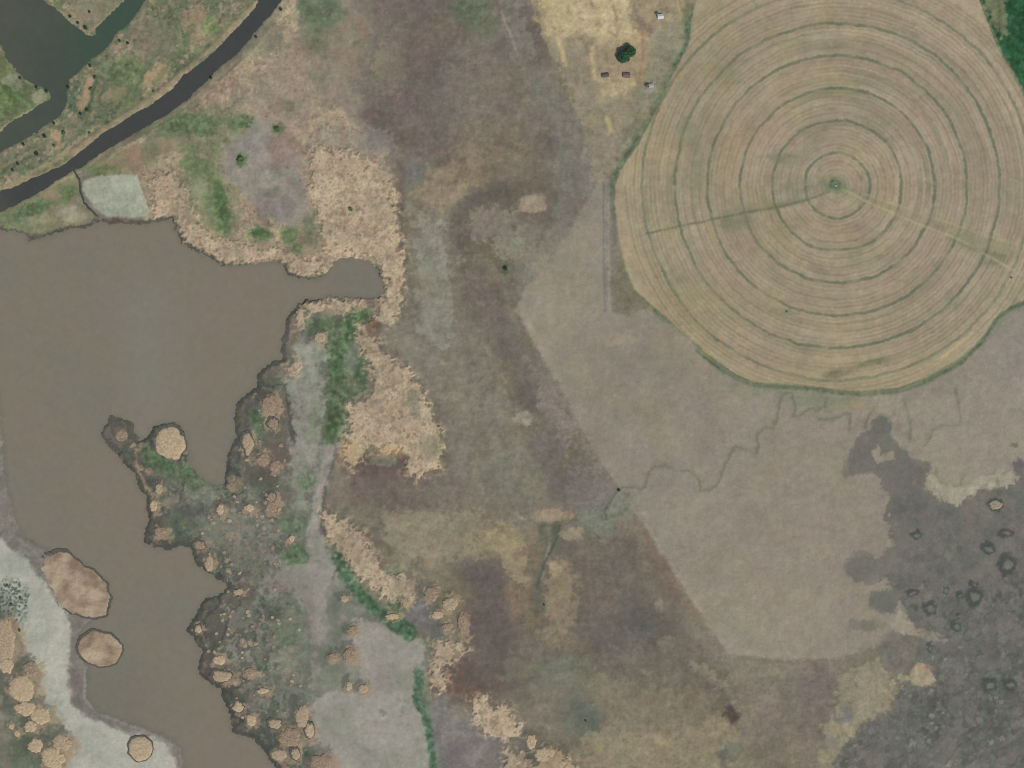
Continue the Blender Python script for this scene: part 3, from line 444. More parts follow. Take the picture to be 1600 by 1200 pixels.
E((98,120,90), 460, 820, 22, 14, .6, .75, mott=.4); E((84,108,74), 462, 868, 22, 16, .6, .8, mott=.4); E((90,112,80), 480, 750, 14, 14, .6, .7, mott=.3); E((88,108,78), 415, 755, 20, 16, .6, .7, mott=.3); E((94,112,84), 405, 660, 16, 30, .6, .7, mott=.4); E((78,104,70), 400, 650, 12, 12, .6, .7); E((104,116,92), 445, 980, 26, 30, .7, .6, mott=.5); E((78,84,74), 430, 958, 9, 12, .6, .7, mott=.3)
E((130,122,116), 440, 915, 30, 12, .7, .6, mott=.4); E((82,104,78), 470, 1165, 14, 22, .5, .7); E((74,82,80), 418, 1165, 14, 34, .6, .7, mott=.3); E((138,140,120), 445, 1030, 14, 20, .7, .5); E((110,120,100), 520, 1060, 30, 14, .7, .6, mott=.4)
E((118,120,104), 350, 830, 40, 30, .8, .4, mott=.4); E((132,134,122), 320, 770, 28, 20, .6, .6, mott=.2); E((88,112,78), 300, 745, 30, 18, .6, .8, mott=.25, rot=30); E((80,106,70), 250, 725, 32, 12, .6, .85, mott=.25, rot=35); E((78,78,82), 295, 800, 22, 9, .6, .6, mott=.3); E((86,98,80), 280, 830, 34, 20, .7, .6, mott=.3); E((122,112,108), 420, 720, 16, 30, .7, .5, mott=.4); E((112,102,94), 438, 640, 12, 30, .7, .6, mott=.4); E((150,124,98), 425, 630, 14, 16, .6, .6, mott=.3)
L((72,70,68), "447,620 452,650 458,690", 4, 2.5, .7, warp=4, mott=.3); L((80,76,72), "508,760 505,800 502,815 508,840", 5, 2.5, .7, warp=4, mott=.4); L((80,78,74), "522,690 526,715 515,745", 5, 3, .5, warp=4, mott=.4)
L((72,80,68), "540,872 524,895 520,905", 4, 2, .5, warp=3)
E((86,78,76), 420, 735, 14, 12, .6, .6, mott=.3); E((96,84,80), 445, 770, 18, 12, .6, .5, mott=.3)
for (x, y, rx, ry, c_) in ((412,585,22,16,0),(385,625,14,18,0),(378,665,8,30,0),(370,715,14,14,0),(325,950,22,20,1),(306,985,14,18,1),(335,985,20,20,1),(325,1030,14,24,0),(360,1095,14,24,1),(385,1140,22,14,1),(400,1180,26,18,1),(245,828,20,24,0),(285,850,16,8,1),(210,715,14,20,0),(190,680,24,24,0),(250,668,22,10,1),(225,760,9,24,0),(320,870,12,20,0),(410,740,30,18,1),(370,930,30,16,0),(430,700,20,40,0),(440,640,14,30,0)):
    E((84,84,76) if c_ else (96,92,82), x, y, rx, ry, .5, .75, mott=.55, warp=7)
for s in ("345,905 358,912 372,920 375,945 360,960 352,985 345,1005 330,1015", "322,932 340,928 345,945 330,955 318,968 322,985 312,1000", "300,962 310,975 305,990 318,1003", "355,700 362,690 375,700 372,720 360,735 355,725", "238,808 232,825 236,845 255,860 275,862 290,852", "245,818 242,835 252,848 268,853", "345,1075 362,1085 360,1110 372,1125", "392,1060 372,1075 352,1066", "402,600 425,605 445,600 450,630 456,660 462,690", "365,700 380,690 400,700 412,712 408,728"):
    L((66,68,66), s, 3.2, 1.6, .75, warp=4, mott=.35)
for s in ("206,700 215,692 226,697 215,704 212,725 220,745 232,768 238,790", "302,845 318,858 330,885", "345,1060 372,1070", "412,608 432,612 440,640 432,665", "386,680 400,698 425,708 440,725"):
    L((158,134,112), s, 4.5, 2, .7, warp=4, mott=.5)
# green ribbon
L((76,112,76), "528,872 545,905 565,930 590,955 618,975 640,990", 20, 5, .9, warp=3, mott=.15); L((72,108,74), "615,940 622,975 640,985", 26, 8, .75, warp=3, mott=.2); L((78,112,72), "560,925 600,965", 8, 4, .5)
L((78,114,80), "654,1050 655,1075 650,1092 665,1120 672,1150 676,1190 680,1240", 12, 3.5, .95, warp=2, mott=.1); L((66,92,66), "660,1000 672,1010", 8, 4, .6); L((112,112,110), "690,1090 690,1130 695,1200", 24, 8, .7, mott=.3)
P((116,110,110), "690,1130 740,1120 790,1150 800,1240 690,1240", 8, .8, mott=.2); E((106,98,102), 712, 1170, 18, 30, .7, .6); E((112,108,112), 655, 955, 22, 22, .6, .8, mott=.2); E((98,100,98), 680, 985, 22, 16, .6, .6); E((126,122,120), 715, 1135, 20, 26, .7, .5)
# reed colours (heights come below)
REED = ["225,270 262,262 285,283 298,315 318,350 335,370 375,372 400,388 450,388 472,400 500,398 508,424 490,434 465,432 448,418 430,404 410,409 375,412 345,410 325,398 300,385 286,375 275,356 270,340 242,340 234,325 236,300",
        "483,225 545,232 590,250 612,275 622,330 628,390 632,450 630,480 612,508 582,498 590,482 592,466 604,456 600,440 593,425 588,412 572,403 550,399 520,402 505,395 497,340 482,300",
        "458,478 480,470 515,466 570,466 574,478 540,490 510,486 482,490 474,520 462,524 462,500", "442,568 464,565 466,588 448,592",
        "558,505 582,500 592,525 602,550 625,565 650,590 665,620 678,645 688,665 692,700 690,730 662,738 652,752 636,745 627,728 632,712 600,708 578,704 564,722 548,737 535,724 540,680 546,650 540,630 575,620 580,595 566,560 556,530",
        "500,796 520,800 545,812 572,836 590,868 608,892 640,898 652,918 655,942 630,945 600,938 580,918 550,895 532,868 512,840",
        "672,1002 690,998 728,1003 736,1020 704,1040 692,1046 706,1052 700,1075 688,1086 672,1078 668,1050 674,1030", "733,1088 758,1083 775,1105 790,1092 802,1112 816,1130 814,1150 795,1160 775,1152 748,1138 735,1115", "785,1168 825,1172 835,1200 850,1166 870,1166 908,1202 890,1250 790,1250"]
MASKR = np.zeros(X.shape)
for i, s in enumerate(REED):
    d, w_ = sdf(s, 6.5, 30)
    m = sm(d+4*F5[w_]+5*F8[w_]+2*F1[w_], -3, 8); MASKR[w_] = np.maximum(MASKR[w_], m)
    put(w_, (160,142,120), sm(d, -15, 2)*sm(F5[w_]+.6*F8[w_], -.1, .7)*.6)
    put(w_, (96,90,80), sm(d, -11, 2)*sm(-F5[w_]+.5*F8[w_], .3, .9)*.4)
clump = np.clip(1.15-WO*1.05+.30*F25+.22*F2, 0, 1)
gap = sm(.75*F5+.35*F8+.45*G25+.3*F1, .45, 1.0)
dens = np.ones(X.shape); 
REEDM = MASKR*(1-.85*gap)*np.clip(1.15-.9*sm(fbm(X, Y, 30, 851, 3), .1, .7)*sm(F5+F1*.5, -.3, .5), .1, 1)
c1 = np.array((176,157,135.)); c2 = np.array((178,160,133.)); c3 = np.array((150,133,114.)); 
mix = np.clip(.6+.3*F25+.4*F8+.5*F5+.35*F1, 0, 1)[..., None]; rc = c3*(1-mix)+c1*mix
yell = np.clip(G25*.9, 0, .7)[..., None]; rc = rc*(1-yell)+c2*yell
k = (REEDM*.92)[..., None]; COL = COL*(1-k)+rc*k
k = (MASKR*gap*.55)[..., None]; COL = COL*(1-k)+np.array((106,100,86.))*k
for (x, y, rx, ry) in ((645,620,12,12),(672,700,16,18),(650,640,8,14),(560,820,10,10),(616,948,8,12),(700,940,20,10),(615,890,12,9),(600,720,18,8),(640,420,8,8)):
    E((122,122,104), x, y, rx, ry, .6, .6, mott=.7)
E((178,148,108), 610, 705, 24, 8, .6, .5); E((172,146,108), 545, 705, 16, 20, .6, .5, mott=.3); E((108,86,78), 583, 512, 12, 12, .6, .8, mott=.4); E((96,80,74), 592, 508, 6, 6, .6, .6)

# ------------------------------------------------------------------ south-west salt shore
P((120,114,108), "-200,500 -6,600 0,660 6,720 12,765 26,816 42,842 70,860 100,868 130,900 140,960 138,1000 136,1090 155,1110 205,1128 245,1142 270,1152 284,1170 290,1200 330,1400 -200,1400", 3, 1, warp=1)
P((164,162,151), SALT, 5, 1, warp=2.5)
E((170,168,156), 85, 1000, 22, 60, .7, .6, mott=.3); E((146,150,138), 60, 960, 22, 50, .7, .5, mott=.4); E((148,150,139), 135, 1160, 40, 24, .7, .6, mott=.4, rot=30); E((172,172,160), 230, 1160, 34, 12, .7, .5, rot=20); E((140,144,134), 20, 880, 26, 16, .7, .5, mott=.5); E((138,142,132), 80, 1120, 18, 30, .7, .5)
P((112,112,98), "-200,1040 8,1045 20,1090 55,1090 90,1120 112,1165 100,1200 120,1300 -200,1300", 5, .9, mott=.2); E((88,100,80), 35, 1175, 30, 26, .6, .6, mott=.5); L((120,114,102), "0,1080 4,1140 12,1200", 9, 4, .7, mott=.3)
dl, wl = sdf("0,905 30,900 48,925 48,960 30,985 12,975 -10,950", 5, 14); put(wl, (66,88,72), sm(dl, -3, 10)*sm(WO5[wl], .5, .25)*.8); put(wl, (118,134,118), sm(dl, -3, 8)*sm(F8[wl], -.1, .5)*.6)
L((104,99,94), "4,700 12,762 26,812 44,838 70,857", 4, 2.5, .8, warp=1.2, mott=.2); L((134,130,122), "20,835 40,850 60,868", 4, 2, .5); L((134,128,122), "133,1050 132,1092 148,1112 200,1134 245,1148", 3, 1.5, .7, warp=1); L((106,100,96), "122,990 118,1050 122,1095 150,1120 200,1140", 9, 4, .4, warp=1)
P((160,144,118), "-60,960 0,968 18,975 26,990 20,1020 24,1040 8,1050 -60,1050", 3, .6)

CL = [(8,1000,17,34,'large pinkish reed mass at the left edge of the salt flat'),(10,1040,12,12,'reed clump at the left edge under the pinkish reed mass'),(33,1075,21,20,'broad pale reed clump on the west side of the salt flat'),(48,1045,12,12,'golden brown reed clump topping the west side cluster'),(40,1106,17,12,'rounded pink tan reed clump below the broad pale one'),(64,1118,16,15,'tan reed clump at the right of the west side cluster'),(48,1135,11,9,'pale reed clump at the foot of the west side cluster'),
      (55,1165,12,11,'pale cream round clump alone in dark ground at lower left'),(97,1160,15,13,'tan reed clump at the salt edge near the bottom left'),(82,1185,19,18,'wide pinkish reed clump at the bottom edge left of the salt flat'),(18,1135,5,5,'tiny pale clump in dark grass at lower left, upper of two'),(27,1146,5,5,'tiny pale clump in dark grass at lower left, lower of two'),
      (248,763,6,8,'small tan clump on the west edge of the peninsula'),(240,790,6,9,'small tan clump on the peninsula above the hooked dark point'),(250,830,9,8,'brown clump inside the hooked dark point of the peninsula'),(312,852,10,7,'tan clump at the narrow south corner of the peninsula'),(327,880,7,13,'upright tan clump on the shore below the peninsula'),(344,796,7,8,'tan clump in the middle of the western marsh'),(388,693,9,17,'tall tan clump on the east shore of the lake'),
      (411,718,11,10,'round tan clump beside the brown mud in the marsh'),(430,728,9,10,'tan clump just right of the round one by the brown mud'),(427,662,9,10,'tan clump on the brown ridge in the upper marsh'),(421,632,12,14,'orange brown clump at the top of the brown ridge'),(424,792,9,10,'bright tan clump in the green marsh centre'),(424,777,8,8,'brown clump touching the bright tan one from above'),(389,794,8,6,'flat tan clump in speckled marsh west of centre'),
      (456,842,5,6,'small pale clump on green marsh beside the mud channel'),(372,1105,9,9,'round cream clump near the lake shore in the south marsh'),(392,1125,8,9,'round cream clump right of its twin in the south marsh'),(343,1031,10,8,'square tan clump on the dark marsh point by the lake'),(348,1056,16,9,'wide tan clump along the dark marsh point'),(390,1050,10,7,'orange tan clump inland of the dark marsh point'),(372,925,8,5,'low tan clump at the dark lake corner'),(310,983,6,7,'pinkish clump in the dark ring at the lake edge'),
      (538,935,6,6,'small tan clump left of the dark green ribbon'),(546,1023,11,11,'bright orange tan clump in grey grass north of the mud flat'),(520,1026,7,7,'dull brown clump just west of the bright orange one'),(545,1072,5,8,'thin yellowish clump at the north rim of the mud flat'),(567,1076,8,7,'yellowish round clump at the north rim of the mud flat'),(552,983,8,6,'faint tan clump on grey grass under the green ribbon'),(634,943,6,6,'round pink clump east of the green ribbon'),
      (613,963,11,5,'flat pale clump lying in the green ribbon'),(430,1131,11,8,'tan clump at the upper left of the bottom reed cluster'),(452,1152,17,15,'largest tan clump of the bottom reed cluster'),(473,1120,10,18,'tall tan clump at the upper right of the bottom cluster'),(484,1142,8,12,'tan clump at the right side of the bottom cluster'),(436,1180,13,9,'flat tan clump at the lower left of the bottom cluster'),(503,1190,17,14,'wide tan clump at the bottom edge by the grey mud flat'),(462,1178,7,10,'narrow tan clump low in the bottom cluster'),
      (411,1079,9,5,'pale flat clump in dark green marsh above the bottom cluster'),(500,527,9,9,'pinkish clump in bright green marsh under the inlet'),(674,928,12,11,'round tan clump at the east end of the lower reed belt'),(704,943,13,11,'round tan clump farther east of the lower reed belt'),(684,961,9,7,'small pale clump on blue grey ground under two round ones'),(722,974,7,18,'tall narrow clump facing the brown ground, east of the ribbon'),(697,980,7,7,'pinkish clump on purple grey ground east of the ribbon'),(1556,789,11,7,'tan mound with a dark edge in the dark eastern marsh'),(830,1158,9,11,'round pink tan clump near the bottom centre'),(852,1180,16,14,'wide pale clump right of the round pink one at the bottom')]
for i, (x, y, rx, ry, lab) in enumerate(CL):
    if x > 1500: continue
    E((78,80,74), x-.5*rx, y-.5*ry, rx*1.5, ry*1.5, .6, .5, mott=.7, warp=6)  # clump's shade painted on the ground, north-west, away from the sun
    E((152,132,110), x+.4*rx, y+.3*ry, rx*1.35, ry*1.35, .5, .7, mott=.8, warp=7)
dM, wM = sdf(MARSH, 3, 12); mM = sm(dM, -2, 5); COL[wM] += mM[..., None]*np.array((.5, -1.2, .5))
# dark rims along the shore: wet reeds with their shade painted in
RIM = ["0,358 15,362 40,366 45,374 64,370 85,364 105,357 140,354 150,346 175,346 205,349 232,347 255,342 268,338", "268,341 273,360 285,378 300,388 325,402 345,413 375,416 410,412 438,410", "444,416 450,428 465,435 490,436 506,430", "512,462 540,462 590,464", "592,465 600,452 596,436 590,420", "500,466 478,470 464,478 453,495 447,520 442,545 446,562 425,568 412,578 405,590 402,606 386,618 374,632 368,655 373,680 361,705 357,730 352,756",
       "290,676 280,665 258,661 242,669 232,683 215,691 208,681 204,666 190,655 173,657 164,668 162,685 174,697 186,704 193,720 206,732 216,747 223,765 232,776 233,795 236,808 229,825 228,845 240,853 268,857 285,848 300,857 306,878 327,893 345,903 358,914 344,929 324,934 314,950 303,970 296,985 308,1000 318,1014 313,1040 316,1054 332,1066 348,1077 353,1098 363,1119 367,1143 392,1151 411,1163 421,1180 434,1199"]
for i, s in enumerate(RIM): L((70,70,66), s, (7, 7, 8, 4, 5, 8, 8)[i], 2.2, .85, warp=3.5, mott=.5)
L((88,92,84), "447,500 443,540 450,556", 10, 5, .5, mott=.5); L((78,76,72), "228,660 240,660", 5, 2, .3)

# ------------------------------------------------------------------ water: distances, heights, colours
DW = np.full(X.shape, 999.0)                    # distance to the water's edge, positive on land
def carve(s, warp=1.6, line=None):
    if line: 
        p = pts(s); w_ = window(p, 40); d = line/2-segdist(p, X[w_]+warp*WX[w_], Y[w_]+warp*WY[w_], False)
    else: d, w_ = sdf(s, warp, 40)
    DW[w_] = np.minimum(DW[w_], -d); return d, w_
dLake, wLake = carve(LAKE, 3.4); dLag, wLag = carve(LAGOON, 2.2); dCan, wCan = carve(CANAL, 1.8); dCr, wCr = carve(CREEK, 1.0, 3.4)
H = np.where(DW > 0, .85*sm(DW, -1.2, 3.2)*1.0, 0) + np.where(DW > 0, 0, -np.clip(-DW*.5, 0, 1.6))
H = np.where(DW > 0, np.minimum(H, .12+DW*.45), H)
inl = sm(DW, 0, 40)
H = H + inl*(.25*F25+.5*F80+.08*F8+.5) + np.where(DW > 0, 1, 0)*sm(DW, 0, 6)*(.10*F8+.07*F2)
for s in ("402,5 370,35 340,66 312,93 282,115 262,138 235,155 200,178 160,203 138,220 112,240", "447,12 417,48 390,82 356,112 336,132 310,152 275,180 222,210 178,236 155,254"):
    p = pts(s); w_ = window(p, 20); H[w_] += .9*sm(segdist(p, X[w_], Y[w_], False), 7, 2)
WCOL = np.empty(X.shape+(3,)); WCOL[:] = (121,112,100)
def wput(w_, c, a): a = a[..., None]; WCOL[w_] = WCOL[w_]*(1-a)+np.asarray(c, float)*a
al = np.s_[:, :]
wput(al, (123,113,103), np.clip(F80*.7+.3*F25, 0, .7)); wput(al, (114,113,103), np.clip(-F80*.6+.25*G25, 0, .7)); wput(al, (122,112,100), np.clip(.25*F8, 0, .3)); wput(al, (112,113,104), np.clip(.25*G8, 0, .3))
gg = np.exp(-((X-(225+.05*(Y-500)))/45)**2)*sm(Y, 400, 480)*sm(Y, 720, 600); wput(al, (121,119,110), gg*.7)
wput(al, (106,106,97), sm(Y, 960, 1100)*sm(X, 330, 160)*.55); wput(al, (108,108,100), sm(np.hypot((X-550)/60, (Y-435)/40), 1.2, .3)*.5)
wput(wLake, (98,98,90), sm(dLake, 9, 1)*.30)
wput(wLag, (70,77,71), np.ones(dLag.shape)*sm(dLag, -8, -6)); wput(wLag, (80,82,73), sm(dLag, -6, 0)*np.clip(F80[wLag]*.8+.2, 0, .8)); wput(wLag, (58,80,66), sm(X[wLag], 60, 150)*sm(dLag, -8, -4)*.5)
wput(wCan, (66,67,67), sm(dCan, -8, -6)); wput(wCan, (74,76,72), sm(dCan, -8, -6)*sm(X[wCan], 60, 0)*.8); wput(wCan, (60,61,62), sm(dCan, -8, -6)*np.clip(F25[wCan]*.5, 0, .4))
wput(wCr, (70,70,68), sm(dCr, -3, -1)*sm(Y[wCr], 342, 334))

# last fine mottling of everything that is land
calm = np.ones(X.shape); dP, wP = sdf(PASTURE, 3, 30); calm[wP] = 1-.5*sm(dP, -3, 10); dP, wP = sdf(FIELD, 1, 10); calm[wP] *= 1-.5*sm(dP, -1, 3); dP, wP = sdf(DARK, 6, 10); calm[wP] *= 1-.35*sm(dP, -1, 3); dP, wP = sdf("425,880 470,870 500,850 530,880 545,960 625,985 662,1005 668,1020 648,1050 650,1090 665,1130 672,1250 520,1250 500,1180 490,1100 485,960", 4, 20); calm[wP] *= 1-.5*sm(dP, -6, 10); dP, wP = sdf(SALT, 1, 10); calm[wP] *= 1-.4*sm(dP, -1, 3)
VST = fbm(X, Y, 5, 79, 2, ax=1)*0+fbm(Y, X, 5, 83, 2, ax=3.0)*.6
lum = 1+calm*(.040*F8+.040*F5+.042*F1+.040*N5+.030*F25+.034*STR+.034*VST)
mg = np.clip((COL[..., 0]+COL[..., 2])/2-COL[..., 1]-.5, 0, 20); COL[..., 1] += .2*mg; COL[..., 2] -= .1*mg
gr = np.clip(COL[..., 1]-np.maximum(COL[..., 0], COL[..., 2])-3, 0, 60); COL[..., 1] -= .30*gr; COL[..., 0] += .04*gr; COL[..., 2] += .10*gr; COL *= (1+np.minimum(gr, 12)/12*(.13*F5+.06*F8-.02))[..., None]
mid = sm(X, 560, 700)*sm(X, 1500, 1340); COL += (mid*(N40*3.5))[..., None]+(mid*np.clip(N40b, 0, 1))[..., None]*np.array((4, 3, -2.))
ye = np.clip((COL[..., 0]*.5+COL[..., 1]*.5)-COL[..., 2]-14, 0, 40)*(COL[..., 1] > COL[..., 0]-2)*(X < 700)*(Y > 470); COL[..., 2] += .45*ye
COL = COL*lum[..., None]
hue = (calm*(1-.4*mid)*(.5*G8+.5*G25+.6*G1))[..., None]*np.array((4.0, -2.4, 1.6)); COL = COL+hue
WCOL = WCOL*(1+.012*F8+.012*F2)[..., None]+(G8[..., None]*np.array((1.6, -1.0, .8)))
COL = np.clip(COL, 20, 235)

# ------------------------------------------------------------------ materials
def mat_cover(name, rough=.95, spec=.08, bump=.3, fine=.10, scale=1.0):
    m = bpy.data.materials.new(name); m.use_nodes = True; n = m.node_tree; b = n.nodes['Principled BSDF']
    b.inputs['Roughness'].default_value = rough; b.inputs['Specular IOR Level'].default_value = spec
    at = n.nodes.new('ShaderNodeAttribute'); at.attribute_name = 'cover'
    tc = n.nodes.new('ShaderNodeNewGeometry')
    def noise(sc_, det):
        t = n.nodes.new('ShaderNodeTexNoise'); t.inputs['Scale'].default_value = sc_; t.inputs['Detail'].default_value = det
        n.links.new(tc.outputs['Position'], t.inputs['Vector']); return t
    n1 = noise(.32*scale, 5); mr = n.nodes.new('ShaderNodeMapRange')
    mr.inputs['From Min'].default_value = .25; mr.inputs['From Max'].default_value = .75
    mr.inputs['To Min'].default_value = 1-fine; mr.inputs['To Max'].default_value = 1+fine
    n.links.new(n1.outputs['Fac'], mr.inputs['Value'])
    vm = n.nodes.new('ShaderNodeVectorMath'); vm.operation = 'SCALE'
    n.links.new(at.outputs['Color'], vm.inputs[0]); n.links.new(mr.outputs[0], vm.inputs['Scale']); n.links.new(vm.outputs[0], b.inputs['Base Color'])
    if bump:
        bp = n.nodes.new('ShaderNodeBump'); bp.inputs['Strength'].default_value = bump; bp.inputs['Distance'].default_value = .4
        n2 = noise(.8*scale, 4); n.links.new(n2.outputs['Fac'], bp.inputs['Height']); n.links.new(bp.outputs[0], b.inputs['Normal'])
    return m
def mat_plain(name, c, rough=.8, spec=.2, var=.25, scale=.6, metal=0, c2=None):
    m = bpy.data.materials.new(name); m.use_nodes = True; n = m.node_tree; b = n.nodes['Principled BSDF']
    b.inputs['Roughness'].default_value = rough; b.inputs['Specular IOR Level'].default_value = spec; b.inputs['Metallic'].default_value = metal
    tc = n.nodes.new('ShaderNodeNewGeometry'); t = n.nodes.new('ShaderNodeTexNoise'); t.inputs['Scale'].default_value = scale; t.inputs['Detail'].default_value = 5
    n.links.new(tc.outputs['Position'], t.inputs['Vector'])
    cr = n.nodes.new('ShaderNodeValToRGB'); a = lin(c); bb = lin(c2) if c2 else a*(1+var)
    cr.color_ramp.elements[0].position = .38; cr.color_ramp.elements[1].position = .62
    cr.color_ramp.elements[0].color = (*(a*(1-var) if not c2 else a), 1); cr.color_ramp.elements[1].color = (*bb, 1)
    n.links.new(t.outputs['Fac'], cr.inputs['Fac']); n.links.new(cr.outputs[0], b.inputs['Base Color'])
    return m
M_ground = mat_cover('ground_cover', fine=.09); M_field = mat_cover('stubble', fine=.07, bump=.25); M_reed = mat_cover('dead_reeds', fine=.14, bump=.6)
M_water = mat_cover('muddy_water', rough=.35, spec=.12, bump=0, fine=.02, scale=.2)

# ------------------------------------------------------------------ sheets
def sheet(name, Z, color, mat, keep=None, kind='structure', label=None, cat=None):
    ny, nx = X.shape
    cells = np.ones((ny-1, nx-1), bool) if keep is None else (keep[:-1, :-1] | keep[1:, :-1] | keep[:-1, 1:] | keep[1:, 1:])
    j, i = np.nonzero(cells)
    a = j*nx+i; quads = np.stack([a+nx, a+nx+1, a+1, a], 1)
    used, inv = np.unique(quads.ravel(), return_inverse=True)
    co = np.stack([(X.ravel()[used]-800)*S, (600-Y.ravel()[used])*S, Z.ravel()[used]], 1).astype(np.float32)
    me = bpy.data.meshes.new(name)
    me.vertices.add(len(used)); me.vertices.foreach_set('co', co.ravel())
    n = len(quads); me.loops.add(n*4); me.loops.foreach_set('vertex_index', inv.astype(np.int32).ravel())
    me.polygons.add(n); me.polygons.foreach_set('loop_start', np.arange(0, n*4, 4, dtype=np.int32)); me.polygons.foreach_set('loop_total', np.full(n, 4, np.int32))
    me.polygons.foreach_set('use_smooth', np.ones(n, bool))
    me.update(calc_edges=True)
    c = lin(color.reshape(-1, 3)[used]); ca = me.color_attributes.new('cover', 'FLOAT_COLOR', 'POINT')
    ca.data.foreach_set('color', np.concatenate([c, np.ones((len(c), 1))], 1).astype(np.float32).ravel())
    me.materials.append(mat)
    o = bpy.data.objects.new(name, me); C.objects.link(o)
    if kind: o['kind'] = kind
    if label: o['label'] = label
    if cat: o['category'] = cat
    return o
sheet('ground', H, COL, M_ground)
Z0 = np.zeros(X.shape)
def full(d, w_, fill=-99.0):
    A = np.full(X.shape, fill); A[w_] = d; return A
sheet('lake', Z0+.02, WCOL, M_water, full(dLake, wLake) > -5)
sheet('lagoon', Z0+.015, WCOL, M_water, full(dLag, wLag) > -4)
A = full(dCan, wCan) > -3; sheet('canal', Z0+.01, WCOL, M_water, A)
sheet('ditch', Z0+.005, WCOL, M_water, full(dCr, wCr) > -3)
D = full(fd, wf); sheet('crop_field', H+np.clip(D*.12, -.3, .25), COL, M_field, D > -5)
dA, wA = sdf(ALFALFA, 1.2, 20); D = full(dA, wA); sheet('alfalfa_field', H+np.clip(D*.3, -.3, .5), COL, M_ground, D > -3)
dA, wA = sdf(SALT, 2.5, 20); D = full(dA, wA); sheet('salt_flat', H+np.clip(D*.05, -.2, .06), COL, M_ground, D > -5)
pr = pts("950,283 950,380 951,490"); wA = window(pr, 12); dA = 4.2-segdist(pr, X[wA], Y[wA], False); D = full(dA, wA); sheet('dirt_road', H+np.clip(D*.1, -.2, .12), COL, M_ground, D > -4)
RZ = -0.5 + 2.6*np.clip(sm(MASKR*(1-.4*gap), .15, .8)*(.8+.2*clump), 0, 1)
def names_reed(i): return i
REEDL = ["tan dead reeds fringing the north shore of the brown lake", "broad tan reed bed wrapping the east end of the lake inlet", "narrow tan reeds along the south edge of the lake inlet", "small tan reed patch on the dark shore below the inlet",
         "wide clumpy tan reed bed between green marsh and brown pasture", "tan reed belt beside the dark green ribbon in the lower marsh", "thin broken tan reeds east of the grey mud flat", "pale tan reed patch right of the green strip, above the bottom edge", "pale tan reeds cut by the bottom edge near the centre"]
for i, s in enumerate(REED):
    d, w_ = sdf(s, 6.5, 20); D = full(d, w_)
    sheet('reed_bed', H+RZ, COL, M_reed, (D > -3), kind='stuff', label=REEDL[i], cat='reed bed')

# ------------------------------------------------------------------ things
def tag(o, label, cat, group=None):
    o['label'] = label; o['category'] = cat
    if group: o['group'] = group
    return o
def hat(x, y):
    i = int(np.clip(np.searchsorted(xs, x), 0, len(xs)-1)); j = int(np.clip(np.searchsorted(ys, y), 0, len(ys)-1)); return float(H[j, i])
def meshobj(name, vs, fs, mats, parent=None, smooth=False, midx=None):
    me = bpy.data.meshes.new(name); me.from_pydata([tuple(v) for v in vs], [], fs)
    for m in (mats if isinstance(mats, (list, tuple)) else [mats]): me.materials.append(m)
    if midx is not None: me.polygons.foreach_set('material_index', midx)
    if smooth: me.polygons.foreach_set('use_smooth', [True]*len(me.polygons))
    me.update(); o = bpy.data.objects.new(name, me); C.objects.link(o)
    if parent: o.parent = parent
    return o
M_tan = mat_plain('reed_tan', (142,127,109), .95, .05, scale=.3, c2=(168,148,126)); M_pale = mat_plain('reed_pale', (154,138,117), .95, .05, scale=.25, c2=(178,158,132)); M_dull = mat_plain('reed_dull', (128,120,106), .95, .05, scale=.3, c2=(156,142,124))
M_brown = mat_plain('reed_brown', (122,106,94), .95, .05, scale=.3, c2=(150,132,114)); M_wet_shade = mat_plain('wet_shaded_reed', (70,70,66), .9, .1, scale=.8, c2=(100,98,90))  # the dark one is wet reeds, and stands in for shade on skirts
M_isl = mat_plain('island_reed', (128,110,95), .95, .05, scale=.03, c2=(170,152,131))
